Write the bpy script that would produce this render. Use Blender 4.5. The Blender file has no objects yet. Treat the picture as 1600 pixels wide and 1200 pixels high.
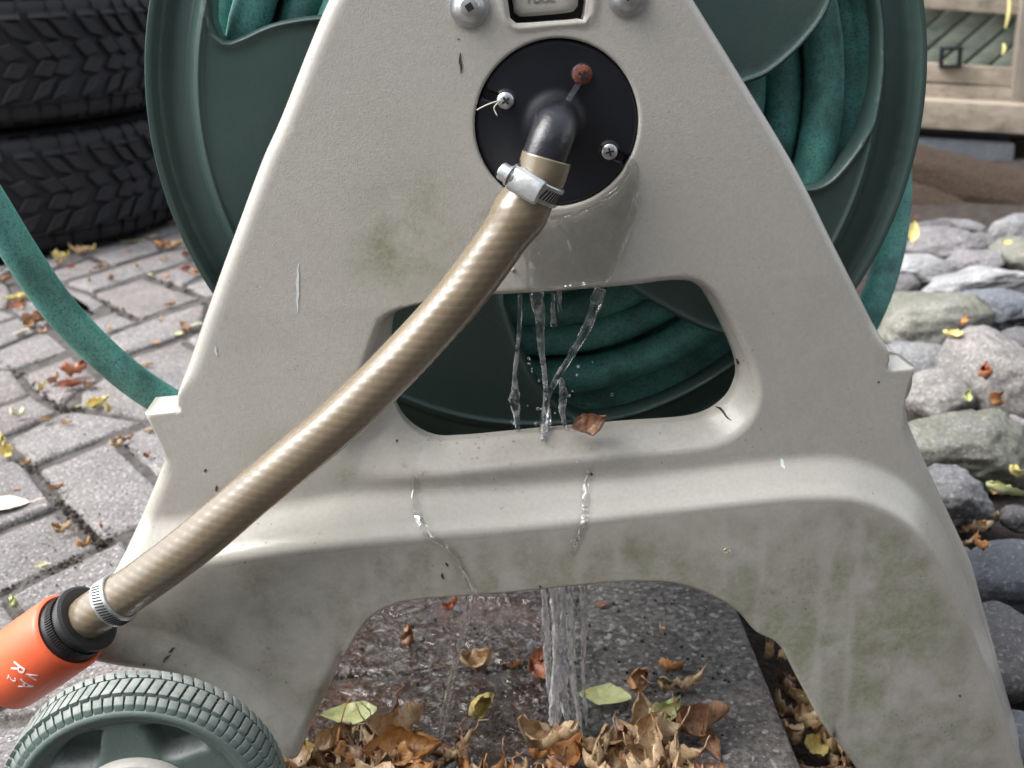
import bpy, bmesh, math, random
import numpy as np
from mathutils import Vector, Matrix, noise
from mathutils.geometry import delaunay_2d_cdt
R = math.radians
rnd = random.Random(7)
sc = bpy.context.scene

# ---------------------------------------------------------------- camera
F_PX, TH, RO, CAM_H = 1716.0, R(20.0), R(3.3), 0.38
_fw = Vector((0, math.cos(TH), -math.sin(TH)))
_r0 = Vector((1, 0, 0)); _u0 = _r0.cross(_fw)
_rt = _r0 * math.cos(RO) - _u0 * math.sin(RO)
_up = _r0 * math.sin(RO) + _u0 * math.cos(RO)
CAM = Vector((0, 0, CAM_H))
cd = bpy.data.cameras.new('camera'); cam = bpy.data.objects.new('camera', cd)
sc.collection.objects.link(cam); sc.camera = cam
M = Matrix((_rt, _up, -_fw)).transposed().to_4x4(); M.translation = CAM
cam.matrix_world = M
cd.sensor_width = 36; cd.lens = F_PX / 1600 * 36
cd.clip_start = 0.02; cd.clip_end = 400
cd.dof.use_dof = True; cd.dof.focus_distance = 0.455; cd.dof.aperture_fstop = 17

# ---------------------------------------------------------------- light
SUN_EL, SUN_AZ = R(53), R(-96)          # azimuth from +Y, negative = to the left
sdir = Vector((math.sin(SUN_AZ) * math.cos(SUN_EL), math.cos(SUN_AZ) * math.cos(SUN_EL), math.sin(SUN_EL)))
sl = bpy.data.lights.new('sun', 'SUN'); sl.energy = 1.5; sl.angle = R(55); sl.color = (1, .985, .97)
so = bpy.data.objects.new('sun', sl); sc.collection.objects.link(so)
so.rotation_euler = (-sdir).to_track_quat('-Z', 'Y').to_euler()
w = bpy.data.worlds.new('World'); sc.world = w; w.use_nodes = True
nt = w.node_tree; nt.nodes.clear()
sky = nt.nodes.new('ShaderNodeTexSky'); sky.sky_type = 'NISHITA'; sky.sun_disc = False
sky.sun_elevation = SUN_EL; sky.sun_rotation = SUN_AZ; sky.air_density = 1; sky.dust_density = 4; sky.ozone_density = 1
hs = nt.nodes.new('ShaderNodeHueSaturation'); hs.inputs['Saturation'].default_value = .30
bg = nt.nodes.new('ShaderNodeBackground'); bg.inputs['Strength'].default_value = .15
wo = nt.nodes.new('ShaderNodeOutputWorld')
nt.links.new(sky.outputs[0], hs.inputs['Color']); nt.links.new(hs.outputs[0], bg.inputs[0]); nt.links.new(bg.outputs[0], wo.inputs[0])
sc.view_settings.view_transform = 'Standard'; sc.view_settings.look = 'None'
sc.view_settings.exposure = 1.42; sc.view_settings.gamma = 1
sc.view_settings.use_curve_mapping = False
sc.render.engine = 'CYCLES'
sc.cycles.max_bounces = 10; sc.cycles.transmission_bounces = 8; sc.cycles.transparent_max_bounces = 12

# ---------------------------------------------------------------- planning helpers (a sight line met with a plane of the place)
def ray(px, py):
    return _fw + _rt * ((px - 800) / F_PX) - _up * ((py - 600) / F_PX)
def on_y(px, py, y):
    d = ray(px, py); return CAM + d * (y / d.y)
def on_g(px, py, z=0.0):
    d = ray(px, py); return CAM + d * ((z - CAM_H) / d.z)
PSI = R(2.5)
PU = Vector((math.cos(PSI), math.sin(PSI), 0)); PN = Vector((math.sin(PSI), -math.cos(PSI), 0)); PW = Vector((0, 0, 1))
PO = on_y(871, 195, .45)
BOW = .33                              # gentle bow shaped in so the panel's left side catches more light
def uw0(px, py, h=0.0):
    d = ray(px, py); o = PO + PN * h
    t = (o - CAM).dot(PN) / d.dot(PN); p = CAM + d * t - o
    return (p.dot(PU), p.z)
def uw(px, py, h=0.0):
    u, w_ = uw0(px, py, h)
    for _ in range(4): u, w_ = uw0(px, py, h - BOW * u * u)
    return (u, w_)
def fr(u, w_, h): return PO + PU * u + PW * w_ + PN * (h - BOW * u * u)
def at(px, py, h): return fr(*uw(px, py, h), h)

# ---------------------------------------------------------------- objects
def link(o): sc.collection.objects.link(o); return o
def tag(o, label=None, cat=None, group=None, kind=None):
    if label: o['label'] = label
    if cat: o['category'] = cat
    if group: o['group'] = group
    if kind: o['kind'] = kind
    return o
def obj(name, me, mat, parent=None, origin=None, smooth=True):
    if isinstance(me, bmesh.types.BMesh):
        m = bpy.data.meshes.new(name); me.to_mesh(m); me.free(); me = m
    o = bpy.data.objects.new(name, me); link(o)
    if mat is not None and len(me.materials) == 0: me.materials.append(mat)
    if smooth: me.polygons.foreach_set('use_smooth', [True] * len(me.polygons))
    if origin == 'auto':
        n = len(me.vertices); co = np.empty(n * 3); me.vertices.foreach_get('co', co); co = co.reshape(-1, 3)
        c = (co.min(0) + co.max(0)) / 2; c[2] = co[:, 2].min()
        me.vertices.foreach_set('co', (co - c).ravel()); o.location = c; me.update()
    if parent is not None:
        o.parent = parent
        if origin == 'auto' or parent.location.length > 0:
            o.location = Vector(o.location) - world_loc(parent)
    return o
def world_loc(o):
    l = Vector(o.location)
    while o.parent: o = o.parent; l = l + Vector(o.location)
    return l
def empty(name, loc):
    o = bpy.data.objects.new(name, None); o.empty_display_size = .02; link(o); o.location = loc; return o
def sharp(o, ang=35):
    me = o.data; me.update()
    try: me.set_sharp_from_angle(angle=R(ang))
    except Exception: pass
    return o

# ---------------------------------------------------------------- materials
class NG:
    def __init__(s, name):
        s.m = bpy.data.materials.new(name); s.m.use_nodes = True; s.t = s.m.node_tree; s.t.nodes.clear()
        s.out = s.n('ShaderNodeOutputMaterial'); s.b = s.n('ShaderNodeBsdfPrincipled'); s.l(s.b.outputs[0], s.out.inputs[0])
        s.tc = s.n('ShaderNodeTexCoord'); s.oi = s.n('ShaderNodeObjectInfo')
        a = s.n('ShaderNodeVectorMath'); a.operation = 'ADD'
        sc_ = s.n('ShaderNodeMath'); sc_.operation = 'MULTIPLY'; sc_.inputs[1].default_value = 7.3
        s.l(s.oi.outputs['Random'], sc_.inputs[0]); s.l(s.tc.outputs['Object'], a.inputs[0]); s.l(sc_.outputs[0], a.inputs[1])
        s.co = a.outputs[0]
    def n(s, t): return s.t.nodes.new(t)
    def l(s, a, b): s.t.links.new(a, b)
    def noise(s, scale, detail=4, rough=.55, dist=0, vec=None):
        n = s.n('ShaderNodeTexNoise'); n.inputs['Scale'].default_value = scale; n.inputs['Detail'].default_value = detail
        n.inputs['Roughness'].default_value = rough; n.inputs['Distortion'].default_value = dist
        s.l(vec or s.co, n.inputs['Vector']); return n.outputs['Fac']
    def vor(s, scale, feature='F1', out='Distance', vec=None):
        n = s.n('ShaderNodeTexVoronoi'); n.inputs['Scale'].default_value = scale; n.feature = feature
        s.l(vec or s.co, n.inputs['Vector']); return n.outputs[out]
    def ramp(s, fac, stops):
        n = s.n('ShaderNodeValToRGB'); e = n.color_ramp.elements
        while len(e) < len(stops): e.new(.5)
        for i, (p, c) in enumerate(stops):
            e[i].position = p; e[i].color = (*c, 1) if not isinstance(c, (int, float)) else (c, c, c, 1)
        s.l(fac, n.inputs[0]); return n.outputs[0]
    def mix(s, f, a, b, mode='MIX'):
        n = s.n('ShaderNodeMix'); n.data_type = 'RGBA'; n.blend_type = mode
        for i, v in ((0, f), (6, a), (7, b)):
            if hasattr(v, 'is_linked') or isinstance(v, bpy.types.NodeSocket): s.l(v, n.inputs[i])
            elif isinstance(v, (int, float)): n.inputs[i].default_value = v if i == 0 else (v, v, v, 1)
            else: n.inputs[i].default_value = (*v, 1)
        return n.outputs[2]
    def math(s, op, a, b=0, clamp=False):
        n = s.n('ShaderNodeMath'); n.operation = op; n.use_clamp = clamp
        for i, v in enumerate((a, b)):
            if isinstance(v, (int, float)): n.inputs[i].default_value = v
            else: s.l(v, n.inputs[i])
        return n.outputs[0]
    def attr(s, name):
        n = s.n('ShaderNodeAttribute'); n.attribute_name = name; return n.outputs['Fac']
    def bump(s, h, strength=.3, dist=.001, prev=None):
        n = s.n('ShaderNodeBump'); n.inputs['Strength'].default_value = strength; n.inputs['Distance'].default_value = dist
        s.l(h, n.inputs['Height'])
        if prev is not None: s.l(prev, n.inputs['Normal'])
        return n.outputs[0]
    def fin(s, color=None, rough=None, normal=None, **kw):
        for k, v in (('Base Color', color), ('Roughness', rough), ('Normal', normal)):
            if v is None: continue
            if isinstance(v, bpy.types.NodeSocket): s.l(v, s.b.inputs[k])
            elif isinstance(v, (int, float)): s.b.inputs[k].default_value = v
            else: s.b.inputs[k].default_value = (*v, 1)
        for k, v in kw.items():
            k = k.replace('_', ' ')
            if isinstance(v, bpy.types.NodeSocket): s.l(v, s.b.inputs[k])
            else: s.b.inputs[k].default_value = v
        return s.m
def simple(name, c1, c2, nscale=60, rough=.5, bsc=400, bst=.2, bd=.0005, rvar=.1, metallic=0):
    g = NG(name)
    col = g.mix(g.ramp(g.noise(nscale), [(.35, 0), (.65, 1)]), c1, c2)
    r = g.math('ADD', g.math('MULTIPLY', g.noise(nscale * 2), rvar), rough - rvar / 2)
    return g.fin(col, r, g.bump(g.noise(bsc), bst, bd), Metallic=metallic)

def panel_mat():
    g = NG('beige_weathered_plastic')
    gl, al, di, wet = g.attr('gloss'), g.attr('algae'), g.attr('dirt_and_dark'), g.attr('wet')
    base = g.mix(g.noise(14, 5), (.445, .43, .385), (.505, .49, .445))
    base = g.mix(g.ramp(g.noise(520, 2), [(.3, 0), (.7, 1)]), base, g.mix(1.0, base, (.90, .90, .90), 'MULTIPLY'))
    am = g.math('MULTIPLY', al, g.ramp(g.noise(45, 8, .68, .3), [(.36, 0), (.62, 1)]), True)
    am = g.math('MULTIPLY', am, g.ramp(g.noise(500, 3), [(.3, .55), (.7, 1)]), True)
    col = g.mix(g.math('MULTIPLY', am, .85), base, (.175, .20, .10))
    dm = g.math('MULTIPLY', di, g.ramp(g.noise(70, 9, .7, .4), [(.3, .25), (.68, 1)]), True)
    col = g.mix(g.math('MULTIPLY', dm, .62), col, (.20, .18, .135))
    sp = g.ramp(g.vor(230), [(.0, 1), (.10, 1), (.15, 0)])
    sp = g.math('MULTIPLY', sp, g.ramp(g.noise(34, 3), [(.50, 0), (.60, 1)]))
    sp = g.math('MULTIPLY', sp, g.math('ADD', g.math('MULTIPLY', di, .8), .2))
    col = g.mix(g.math('MULTIPLY', sp, .8), col, (.09, .065, .045))
    col = g.mix(g.math('MULTIPLY', wet, .30), col, (.25, .225, .175))
    grain = g.math('MULTIPLY', g.noise(1050, 2, .6), g.math('SUBTRACT', 1.0, gl))
    nrm = g.bump(grain, .26, .0004)
    nrm = g.bump(g.noise(1800, 2), .05, .0003, nrm)
    r = g.math('SUBTRACT', .50, g.math('MULTIPLY', gl, .33))
    r = g.math('ADD', r, g.math('MULTIPLY', g.math('ADD', am, dm), .12))
    r = g.math('SUBTRACT', r, g.math('MULTIPLY', wet, .22), True)
    return g.fin(col, r, nrm, Specular_IOR_Level=.5, Subsurface_Weight=.0)
M_PANEL = panel_mat()

def reel_mat():
    g = NG('dark_green_plastic')
    col = g.mix(g.noise(25, 5), (.036, .068, .062), (.052, .090, .082))
    col = g.mix(g.math('MULTIPLY', g.ramp(g.vor(260), [(0, 1), (.06, .8), (.1, 0)]), g.ramp(g.noise(30), [(.6, 0), (.7, .6)])), col, (.25, .27, .24))
    col = g.mix(g.math('MULTIPLY', g.ramp(g.noise(9, 6, .7), [(.5, 0), (.75, 1)]), .35), col, (.11, .13, .11))
    return g.fin(col, g.ramp(g.noise(40, 4), [(.3, .36), (.7, .5)]), g.bump(g.noise(700, 3), .25, .0005))
M_REEL = reel_mat()
def hose_green():
    g = NG('aged_green_rubber')
    col = g.mix(g.noise(20, 4), (.075, .275, .24), (.14, .42, .365))
    col = g.mix(g.ramp(g.noise(800, 5, .8), [(.50, 0), (.62, .75)]), col, (.03, .065, .06))
    col = g.mix(g.ramp(g.noise(55, 6, .65), [(.42, 0), (.66, .75)]), col, (.04, .09, .078))
    return g.fin(col, .50, g.bump(g.noise(600, 3), .3, .0004))
M_HOSE = hose_green()
def tan_hose():
    g = NG('tan_braided_vinyl')
    br = g.attr('braid')
    col = g.mix(g.noise(30, 4), (.14, .108, .070), (.215, .175, .118))
    col = g.mix(g.math('MULTIPLY', br, .4), col, (.34, .285, .20))
    col = g.mix(g.ramp(g.noise(300, 4), [(.5, 0), (.75, .35)]), col, (.16, .12, .07))
    return g.fin(col, .25, g.bump(g.noise(120, 3), .15, .0006), Specular_IOR_Level=.7, Coat_Weight=.4, Coat_Roughness=.2)
M_TAN = tan_hose()
M_BLACK = simple('black_plastic', (.0055, .0065, .0105), (.010, .0115, .017), 40, .42, 500, .12)
M_ELBOW = simple('scuffed_black_plastic', (.008, .009, .013), (.024, .025, .031), 90, .30, 260, .35, .0008)
M_COUPLER = simple('black_rubber_grip', (.012, .011, .012), (.02, .02, .022), 60, .42, 500, .2)
M_ORANGE = simple('orange_plastic', (.83, .13, .05), (.88, .165, .065), 30, .36, 500, .15)
M_WHITEPRINT = simple('white_print', (.85, .72, .72), (.9, .8, .8), 80, .5)
M_ZINC = simple('zinc_plated_steel', (.48, .50, .50), (.66, .68, .68), 120, .38, 300, .3, .0006, .15, .85)
M_SLOT_SHADE = simple('slot_shade', (.015, .014, .013), (.02, .02, .02), 50, .7)  # near-black colour stands in for the shade inside slots, sockets and gaps
M_RUST = simple('rusty_steel', (.10, .030, .018), (.20, .065, .035), 260, .85, 500, .8, .001)
M_TYRE = simple('black_tyre_rubber', (.006, .0065, .009), (.012, .012, .015), 20, .72, 220, .4, .001)
M_WHEEL = None
def wheel_mat():
    g = NG('dusty_green_plastic')
    col = g.mix(g.noise(60, 5), (.085, .125, .112), (.125, .17, .152))
    geo = g.n('ShaderNodeNewGeometry'); sep = g.n('ShaderNodeSeparateXYZ'); g.l(geo.outputs['Normal'], sep.inputs[0])
    dust = g.math('MULTIPLY', g.ramp(sep.outputs[2], [(.3, 0), (.85, .55)]), g.ramp(g.noise(130, 6, .7), [(.3, .1), (.65, 1)]))
    col = g.mix(dust, col, (.42, .40, .38))
    col = g.mix(g.math('MULTIPLY', g.ramp(g.vor(190), [(0, 1), (.07, 1), (.12, 0)]), .7), col, (.12, .075, .05))
    return g.fin(col, .55, g.bump(g.noise(500, 4), .35, .0006))
M_WHEEL = wheel_mat()
def paver_mat(name, ca, cb, wetness=0.0, warm=(.20, .12, .09), gs=420):
    g = NG(name)
    v = g.oi.outputs['Random']
    ca_ = g.mix(v, ca, tuple(x * 1.18 for x in ca))
    col = g.mix(g.ramp(g.noise(18, 6, .6), [(.35, 0), (.65, 1)]), ca_, cb)
    col = g.mix(g.ramp(g.noise(gs, 4, .7), [(.40, .7), (.56, 0)]), col, tuple(x * .35 for x in ca))
    col = g.mix(g.ramp(g.vor(gs * .9, 'F1', 'Distance'), [(.0, .75), (.20, 0)]), col, tuple(min(.5, x * 2.4) for x in cb))
    col = g.mix(g.math('MULTIPLY', g.ramp(g.noise(9, 4), [(.5, 0), (.7, .5)]), v), col, warm)
    cs = g.n('ShaderNodeSeparateColor'); g.l(g.vor(gs * 1.5, 'F1', 'Color'), cs.inputs[0])
    cell = g.ramp(cs.outputs[0], [(0, .42), (.5, .95), (.93, 1.0), (1, 1.0)])
    col = g.mix(.8, col, cell, 'MULTIPLY'); col = g.mix(g.ramp(cs.outputs[1], [(.88, 0), (.97, .5)]), col, tuple(min(.6, x * 2.2) for x in cb))
    h = g.math('ADD', g.noise(gs * .8, 5, .7), g.math('MULTIPLY', g.noise(60, 4), .8))
    if wetness > 0:
        wm = g.ramp(g.noise(24, 5, .55, .2), [(.28, 0), (.50, 1)])
        col = g.mix(g.math('MULTIPLY', wm, .35), col, g.mix(1.0, col, (.42, .36, .33), 'MULTIPLY'))
        r = g.ramp(wm, [(0, .42), (1, .05)])
        nrm = g.bump(h, .55, .0016); nrm = g.bump(g.noise(75, 3, .5, .6), .8, .004, nrm)
        return g.fin(col, r, nrm, Specular_IOR_Level=.6, Coat_Weight=1.0, Coat_Roughness=.03, Coat_Normal=g.bump(g.noise(55, 3, .55, .9), 1.0, .016))
    return g.fin(col, .85, g.bump(h, .8, .0022))
M_PAVER = paver_mat('grey_concrete_paver', (.19, .176, .172), (.30, .28, .274))
M_PAVER_R = paver_mat('reddish_concrete_paver', (.185, .162, .158), (.28, .255, .25))
M_PAVER_WET = paver_mat('wet_brown_paver', (.075, .036, .023), (.135, .070, .045), 1.0, (.07, .04, .03))
M_KERB = paver_mat('damp_grey_concrete', (.105, .099, .095), (.22, .208, .20), gs=250)
M_SOIL = simple('dark_soil', (.018, .013, .010), (.045, .032, .024), 60, .95, 160, 1.0, .008)
M_SAND = simple('joint_dirt', (.055, .049, .045), (.11, .10, .093), 80, .95, 260, 1.0, .004)
def stone_mat(name, a, b, moss=.0, speck=.5):
    g = NG(name)
    col = g.mix(g.ramp(g.noise(16, 7, .62, .5), [(.35, 0), (.65, 1)]), a, b)
    col = g.mix(g.ramp(g.noise(260, 4, .75), [(.42, speck), (.55, 0)]), col, tuple(x * .42 for x in a))
    col = g.mix(g.ramp(g.noise(330, 3, .7), [(.56, 0), (.68, speck)]), col, (.66, .64, .62))
    if moss > 0:
        geo = g.n('ShaderNodeNewGeometry'); sep = g.n('ShaderNodeSeparateXYZ'); g.l(geo.outputs['Normal'], sep.inputs[0])
        mm = g.math('MULTIPLY', g.ramp(g.noise(22, 7, .7), [(.40, 0), (.60, 1)]), moss)
        col = g.mix(mm, col, (.155, .165, .115))
    return g.fin(col, .82, g.bump(g.math('ADD', g.noise(150, 6, .7), g.noise(35, 4)), .8, .004))
M_ST = {
 'g': stone_mat('grey_stone', (.145, .145, .15), (.24, .24, .245)),
 'b': stone_mat('blue_grey_stone', (.10, .11, .13), (.155, .165, .19), 0, .3),
 'p': stone_mat('pinkish_stone', (.17, .16, .155), (.30, .285, .275), .15),
 'm': stone_mat('mossy_stone', (.14, .137, .12), (.28, .275, .245), .55),
 'w': stone_mat('white_veined_stone', (.20, .20, .205), (.42, .42, .43), .05, .4),
 'd': stone_mat('dark_stone', (.07, .068, .074), (.13, .125, .13), .1, .3),
 'v': stone_mat('violet_stone', (.155, .145, .155), (.23, .22, .23), .1)}
def wood_mat(name, a, b, axis=0, moss=0):
    g = NG(name)
    mp = g.n('ShaderNodeMapping'); s = [60, 60, 60]; s[axis] = 3
    mp.inputs['Scale'].default_value = s; g.l(g.co, mp.inputs[0])
    col = g.mix(g.ramp(g.noise(1.0, 5, .6, .4, mp.outputs[0]), [(.35, 0), (.65, 1)]), a, b)
    col = g.mix(g.ramp(g.noise(30, 5, .7), [(.52, 0), (.72, .7)]), col, (.12, .10, .07) if not moss else (.07, .10, .06))
    return g.fin(col, .8, g.bump(g.noise(2.0, 5, .6, 0, mp.outputs[0]), .4, .002))
M_WOOD = wood_mat('weathered_pale_wood', (.26, .215, .165), (.38, .33, .265))
M_WOODP = wood_mat('weathered_post_wood', (.17, .145, .12), (.24, .21, .175), 2)
M_LATT = wood_mat('green_stained_wood', (.13, .155, .125), (.21, .24, .195), 0, 1)
M_COIR = simple('brown_matted_fibre', (.022, .014, .009), (.075, .048, .030), 330, .95, 260, 1.0, .008)
M_GAP_SHADE = simple('lattice_gap_shade', (.012, .012, .011), (.02, .02, .018), 30, .9)
def leaf_mat(name, a, b, c, rough=.5):
    g = NG(name)
    v = g.oi.outputs['Random']
    lt, lq = g.attr('along'), g.attr('across')
    sv = g.math('FRACT', g.math('SUBTRACT', g.math('MULTIPLY', lt, 7.5), g.math('MULTIPLY', lq, 2.2)))
    vein = g.math('MAXIMUM', g.ramp(g.math('ABSOLUTE', g.math('SUBTRACT', sv, .5)), [(0, 1), (.07, 0)]), g.ramp(lq, [(0, 1), (.05, 0)]))
    col = g.mix(g.ramp(g.noise(90, 4, .6), [(.35, 0), (.65, 1)]), g.mix(v, a, b), b)
    col = g.mix(g.ramp(g.noise(160, 5, .7), [(.5, 0), (.68, 1)]), col, c)
    col = g.mix(g.math('MULTIPLY', vein, .35), col, tuple(min(.85, x * 1.35 + .05) for x in b))
    return g.fin(col, rough, g.bump(g.math('SUBTRACT', g.noise(220, 3), g.math('MULTIPLY', vein, .35)), .7, .0015), Coat_Weight=.25, Coat_Roughness=.2)
M_LEAF = {
 'tan': leaf_mat('tan_dead_leaf', (.46, .29, .15), (.60, .44, .26), (.28, .13, .06), .35),
 'brown': leaf_mat('brown_dead_leaf', (.26, .125, .065), (.42, .24, .14), (.13, .06, .035), .38),
 'red': leaf_mat('red_brown_leaf', (.30, .075, .035), (.42, .15, .07), (.16, .04, .025), .4),
 'orange': leaf_mat('orange_leaf', (.52, .20, .05), (.50, .26, .09), (.28, .09, .03), .4),
 'yellow': leaf_mat('yellow_leaf', (.66, .52, .12), (.72, .62, .25), (.45, .27, .08), .5),
 'green': leaf_mat('pale_green_leaf', (.42, .48, .20), (.56, .60, .30), (.60, .52, .18), .4),
 'pale': leaf_mat('pale_cream_leaf', (.78, .75, .52), (.85, .83, .66), (.60, .52, .25), .5)}

def film_mat(name, ior, ns, bd):
    g = NG(name); t = g.t
    t.nodes.remove(g.b)
    tr = g.n('ShaderNodeBsdfTransparent'); tr.inputs[0].default_value = (.95, .96, .95, 1)
    gl = g.n('ShaderNodeBsdfGlossy'); gl.inputs['Roughness'].default_value = .06
    gl.inputs[0].default_value = (1, 1, 1, 1)
    mp = g.n('ShaderNodeMapping'); mp.inputs['Scale'].default_value = (1, 1, .45); g.l(g.co, mp.inputs[0])
    nb = g.bump(g.noise(ns, 2, .5, 1.0, mp.outputs[0]), 1.0, bd)
    fz = g.n('ShaderNodeFresnel'); fz.inputs[0].default_value = ior
    g.l(nb, gl.inputs['Normal']); g.l(nb, fz.inputs['Normal'])
    ms = g.n('ShaderNodeMixShader'); g.l(g.math('MULTIPLY', g.math('MINIMUM', fz.outputs[0], .55), .9), ms.inputs[0]); g.l(tr.outputs[0], ms.inputs[1]); g.l(gl.outputs[0], ms.inputs[2])
    g.l(ms.outputs[0], g.out.inputs[0]); return g.m
M_FILM = film_mat('thin_water_film', 1.62, 62, .011)
M_PUD = film_mat('pooled_water', 1.42, 60, .008)
def water_mat():
    g = NG('clear_falling_water')
    return g.fin((.97, .98, .99), .02, g.bump(g.noise(260, 3, .6, .6), .35, .002), Transmission_Weight=g.ramp(g.noise(140, 4, .6, .8), [(.45, 1.0), (.66, .70)]), IOR=1.33)  # less clear, whitish patches stand in for bright highlights
M_WATER = water_mat()
def white_streak_mat():
    g = NG('white_streaked_water')
    mp = g.n('ShaderNodeMapping'); mp.inputs['Scale'].default_value = (1, 1, .22); g.l(g.co, mp.inputs[0])
    tw = g.ramp(g.noise(420, 4, .6, .8, mp.outputs[0]), [(.40, 1.0), (.56, .15)])  # opaque white streaks put in as the strands' bright highlights
    return g.fin((.97, .98, .99), .03, g.bump(g.noise(350, 3, .6, .8, mp.outputs[0]), .6, .003), Transmission_Weight=tw, IOR=1.33)
M_STREAK = white_streak_mat()

# ---------------------------------------------------------------- shape helpers
def crom(pts, step, closed=True):
    """smooth curve through pts; a third value 'c' marks a corner"""
    P = [np.array(p[:2], float) for p in pts]; C = [len(p) > 2 and p[2] == 'c' for p in pts]
    n = len(P); out = []
    for i in range(n if closed else n - 1):
        p1, p2 = P[i], P[(i + 1) % n]
        p0 = p1 if (C[i] or (not closed and i == 0)) else P[i - 1]
        p3 = p2 if (C[(i + 1) % n] or (not closed and i == n - 2)) else P[(i + 2) % n]
        if C[i]: p0 = 2 * p1 - p2
        if C[(i + 1) % n]: p3 = 2 * p2 - p1
        if not closed and i == 0: p0 = 2 * p1 - p2
        if not closed and i == n - 2: p3 = 2 * p2 - p1
        L = np.linalg.norm(p2 - p1); k = max(1, int(round(L / step)))
        for j in range(k):
            t = j / k
            out.append(.5 * ((2 * p1) + (-p0 + p2) * t + (2 * p0 - 5 * p1 + 4 * p2 - p3) * t * t + (-p0 + 3 * p1 - 3 * p2 + p3) * t ** 3))
    if not closed: out.append(P[-1])
    return np.array(out)
def pdist(Q, L, closed=True):
    A = L if closed else L[:-1]; B = np.roll(L, -1, 0) if closed else L[1:]
    out = np.empty(len(Q)); D = B - A; dd = (D ** 2).sum(1) + 1e-18
    for s in range(0, len(Q), 4000):
        q = Q[s:s + 4000, None, :] - A[None]
        t = np.clip((q * D[None]).sum(2) / dd, 0, 1)
        out[s:s + 4000] = np.sqrt(((q - t[..., None] * D[None]) ** 2).sum(2).min(1))
    return out
def inside(Q, L):
    x, y = Q[:, 0], Q[:, 1]; r = np.zeros(len(Q), bool); n = len(L)
    for i in range(n):
        x1, y1 = L[i]; x2, y2 = L[(i + 1) % n]
        if y1 == y2: continue
        c = ((y1 > y) != (y2 > y)) & (x < (x2 - x1) * (y - y1) / (y2 - y1) + x1); r ^= c
    return r
def area2(L): x, y = L[:, 0], L[:, 1]; return (x * np.roll(y, -1) - y * np.roll(x, -1)).sum()
def sheet(name, outer, holes, hfun, sp, rings, wall_o, wall_h, to3d, mat, parent=None, attrs=None, lines=(), drop=None):
    """a moulded plate: outline and holes triangulated with heights from hfun, walls turned back"""
    loops = [outer if area2(outer) > 0 else outer[::-1]] + [h if area2(h) < 0 else h[::-1] for h in holes]
    pts = []; edges = []; lens = []
    for L in loops:
        o = len(pts); n = len(L); lens.append((o, n)); pts += [tuple(p) for p in L]
        edges += [(o + i, o + (i + 1) % n) for i in range(n)]
    extra = [(np.array(l_), .0006) for l_ in lines]
    for L in loops:
        t = np.roll(L, -1, 0) - np.roll(L, 1, 0); t /= np.linalg.norm(t, axis=1)[:, None] + 1e-12
        nn = np.stack([-t[:, 1], t[:, 0]], 1)
        for r in rings: extra.append((L + nn * r, r))
    lo, hi = loops[0].min(0), loops[0].max(0)
    gx, gy = np.meshgrid(np.arange(lo[0], hi[0], sp), np.arange(lo[1], hi[1], sp))
    gx[::2] += sp / 2
    G = np.stack([gx.ravel(), gy.ravel()], 1)
    G = G[inside(G, loops[0])]
    for h in loops[1:]: G = G[~inside(G, h)]
    d = np.min([pdist(G, L) for L in loops], 0); G = G[d > (rings[-1] if rings else 0) + sp * .5]
    if drop is not None: G = G[~drop(G)]
    keep = [G]
    for E, r in extra:
        d = np.min([pdist(E, L) for L in loops], 0); m = (d > r * .93) & inside(E, loops[0])
        for h in loops[1:]: m &= ~inside(E, h)
        keep.append(E[m])
    I = np.concatenate(keep); pts += [tuple(p) for p in I]
    rv, re, rf, ov, oe, of = delaunay_2d_cdt([Vector(p) for p in pts], edges, [], 0, 1e-7)
    V = np.array([tuple(v) for v in rv]); T = np.array([f[:3] for f in rf])
    C = V[T].mean(1); m = inside(C, loops[0])
    for h in loops[1:]: m &= ~inside(C, h)
    T = T[m]
    a = V[T[:, 1]] - V[T[:, 0]]; b = V[T[:, 2]] - V[T[:, 0]]
    flip = (a[:, 0] * b[:, 1] - a[:, 1] * b[:, 0]) < 0; T[flip] = T[flip][:, ::-1]
    imap = {}
    for i, src in enumerate(ov):
        for s_ in src: imap[s_] = i
    H = hfun(V)
    verts = [to3d(V[i, 0], V[i, 1], H[i]) for i in range(len(V))]
    faces = [tuple(int(x) for x in t) for t in T]
    src = list(range(len(V)))
    for li, (o, n) in enumerate(lens):
        depth = wall_o if li == 0 else wall_h
        if depth <= 0: continue
        ids = [imap[o + i] for i in range(n)]
        prev = ids
        for dd in (depth * .12, depth):
            cur = []
            for i in ids:
                cur.append(len(verts)); verts.append(to3d(V[i, 0], V[i, 1], H[i] - dd)); src.append(i)
            for k in range(n): faces.append((prev[(k + 1) % n], prev[k], cur[k], cur[(k + 1) % n]))
            prev = cur
    me = bpy.data.meshes.new(name); me.from_pydata(verts, [], faces); me.update()
    if attrs:
        A = attrs(V, H)
        for k, v in A.items():
            at_ = me.attributes.new(k, 'FLOAT', 'POINT'); at_.data.foreach_set('value', np.asarray(v, dtype=np.float32)[src])
    return obj(name, me, mat, parent)

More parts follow.
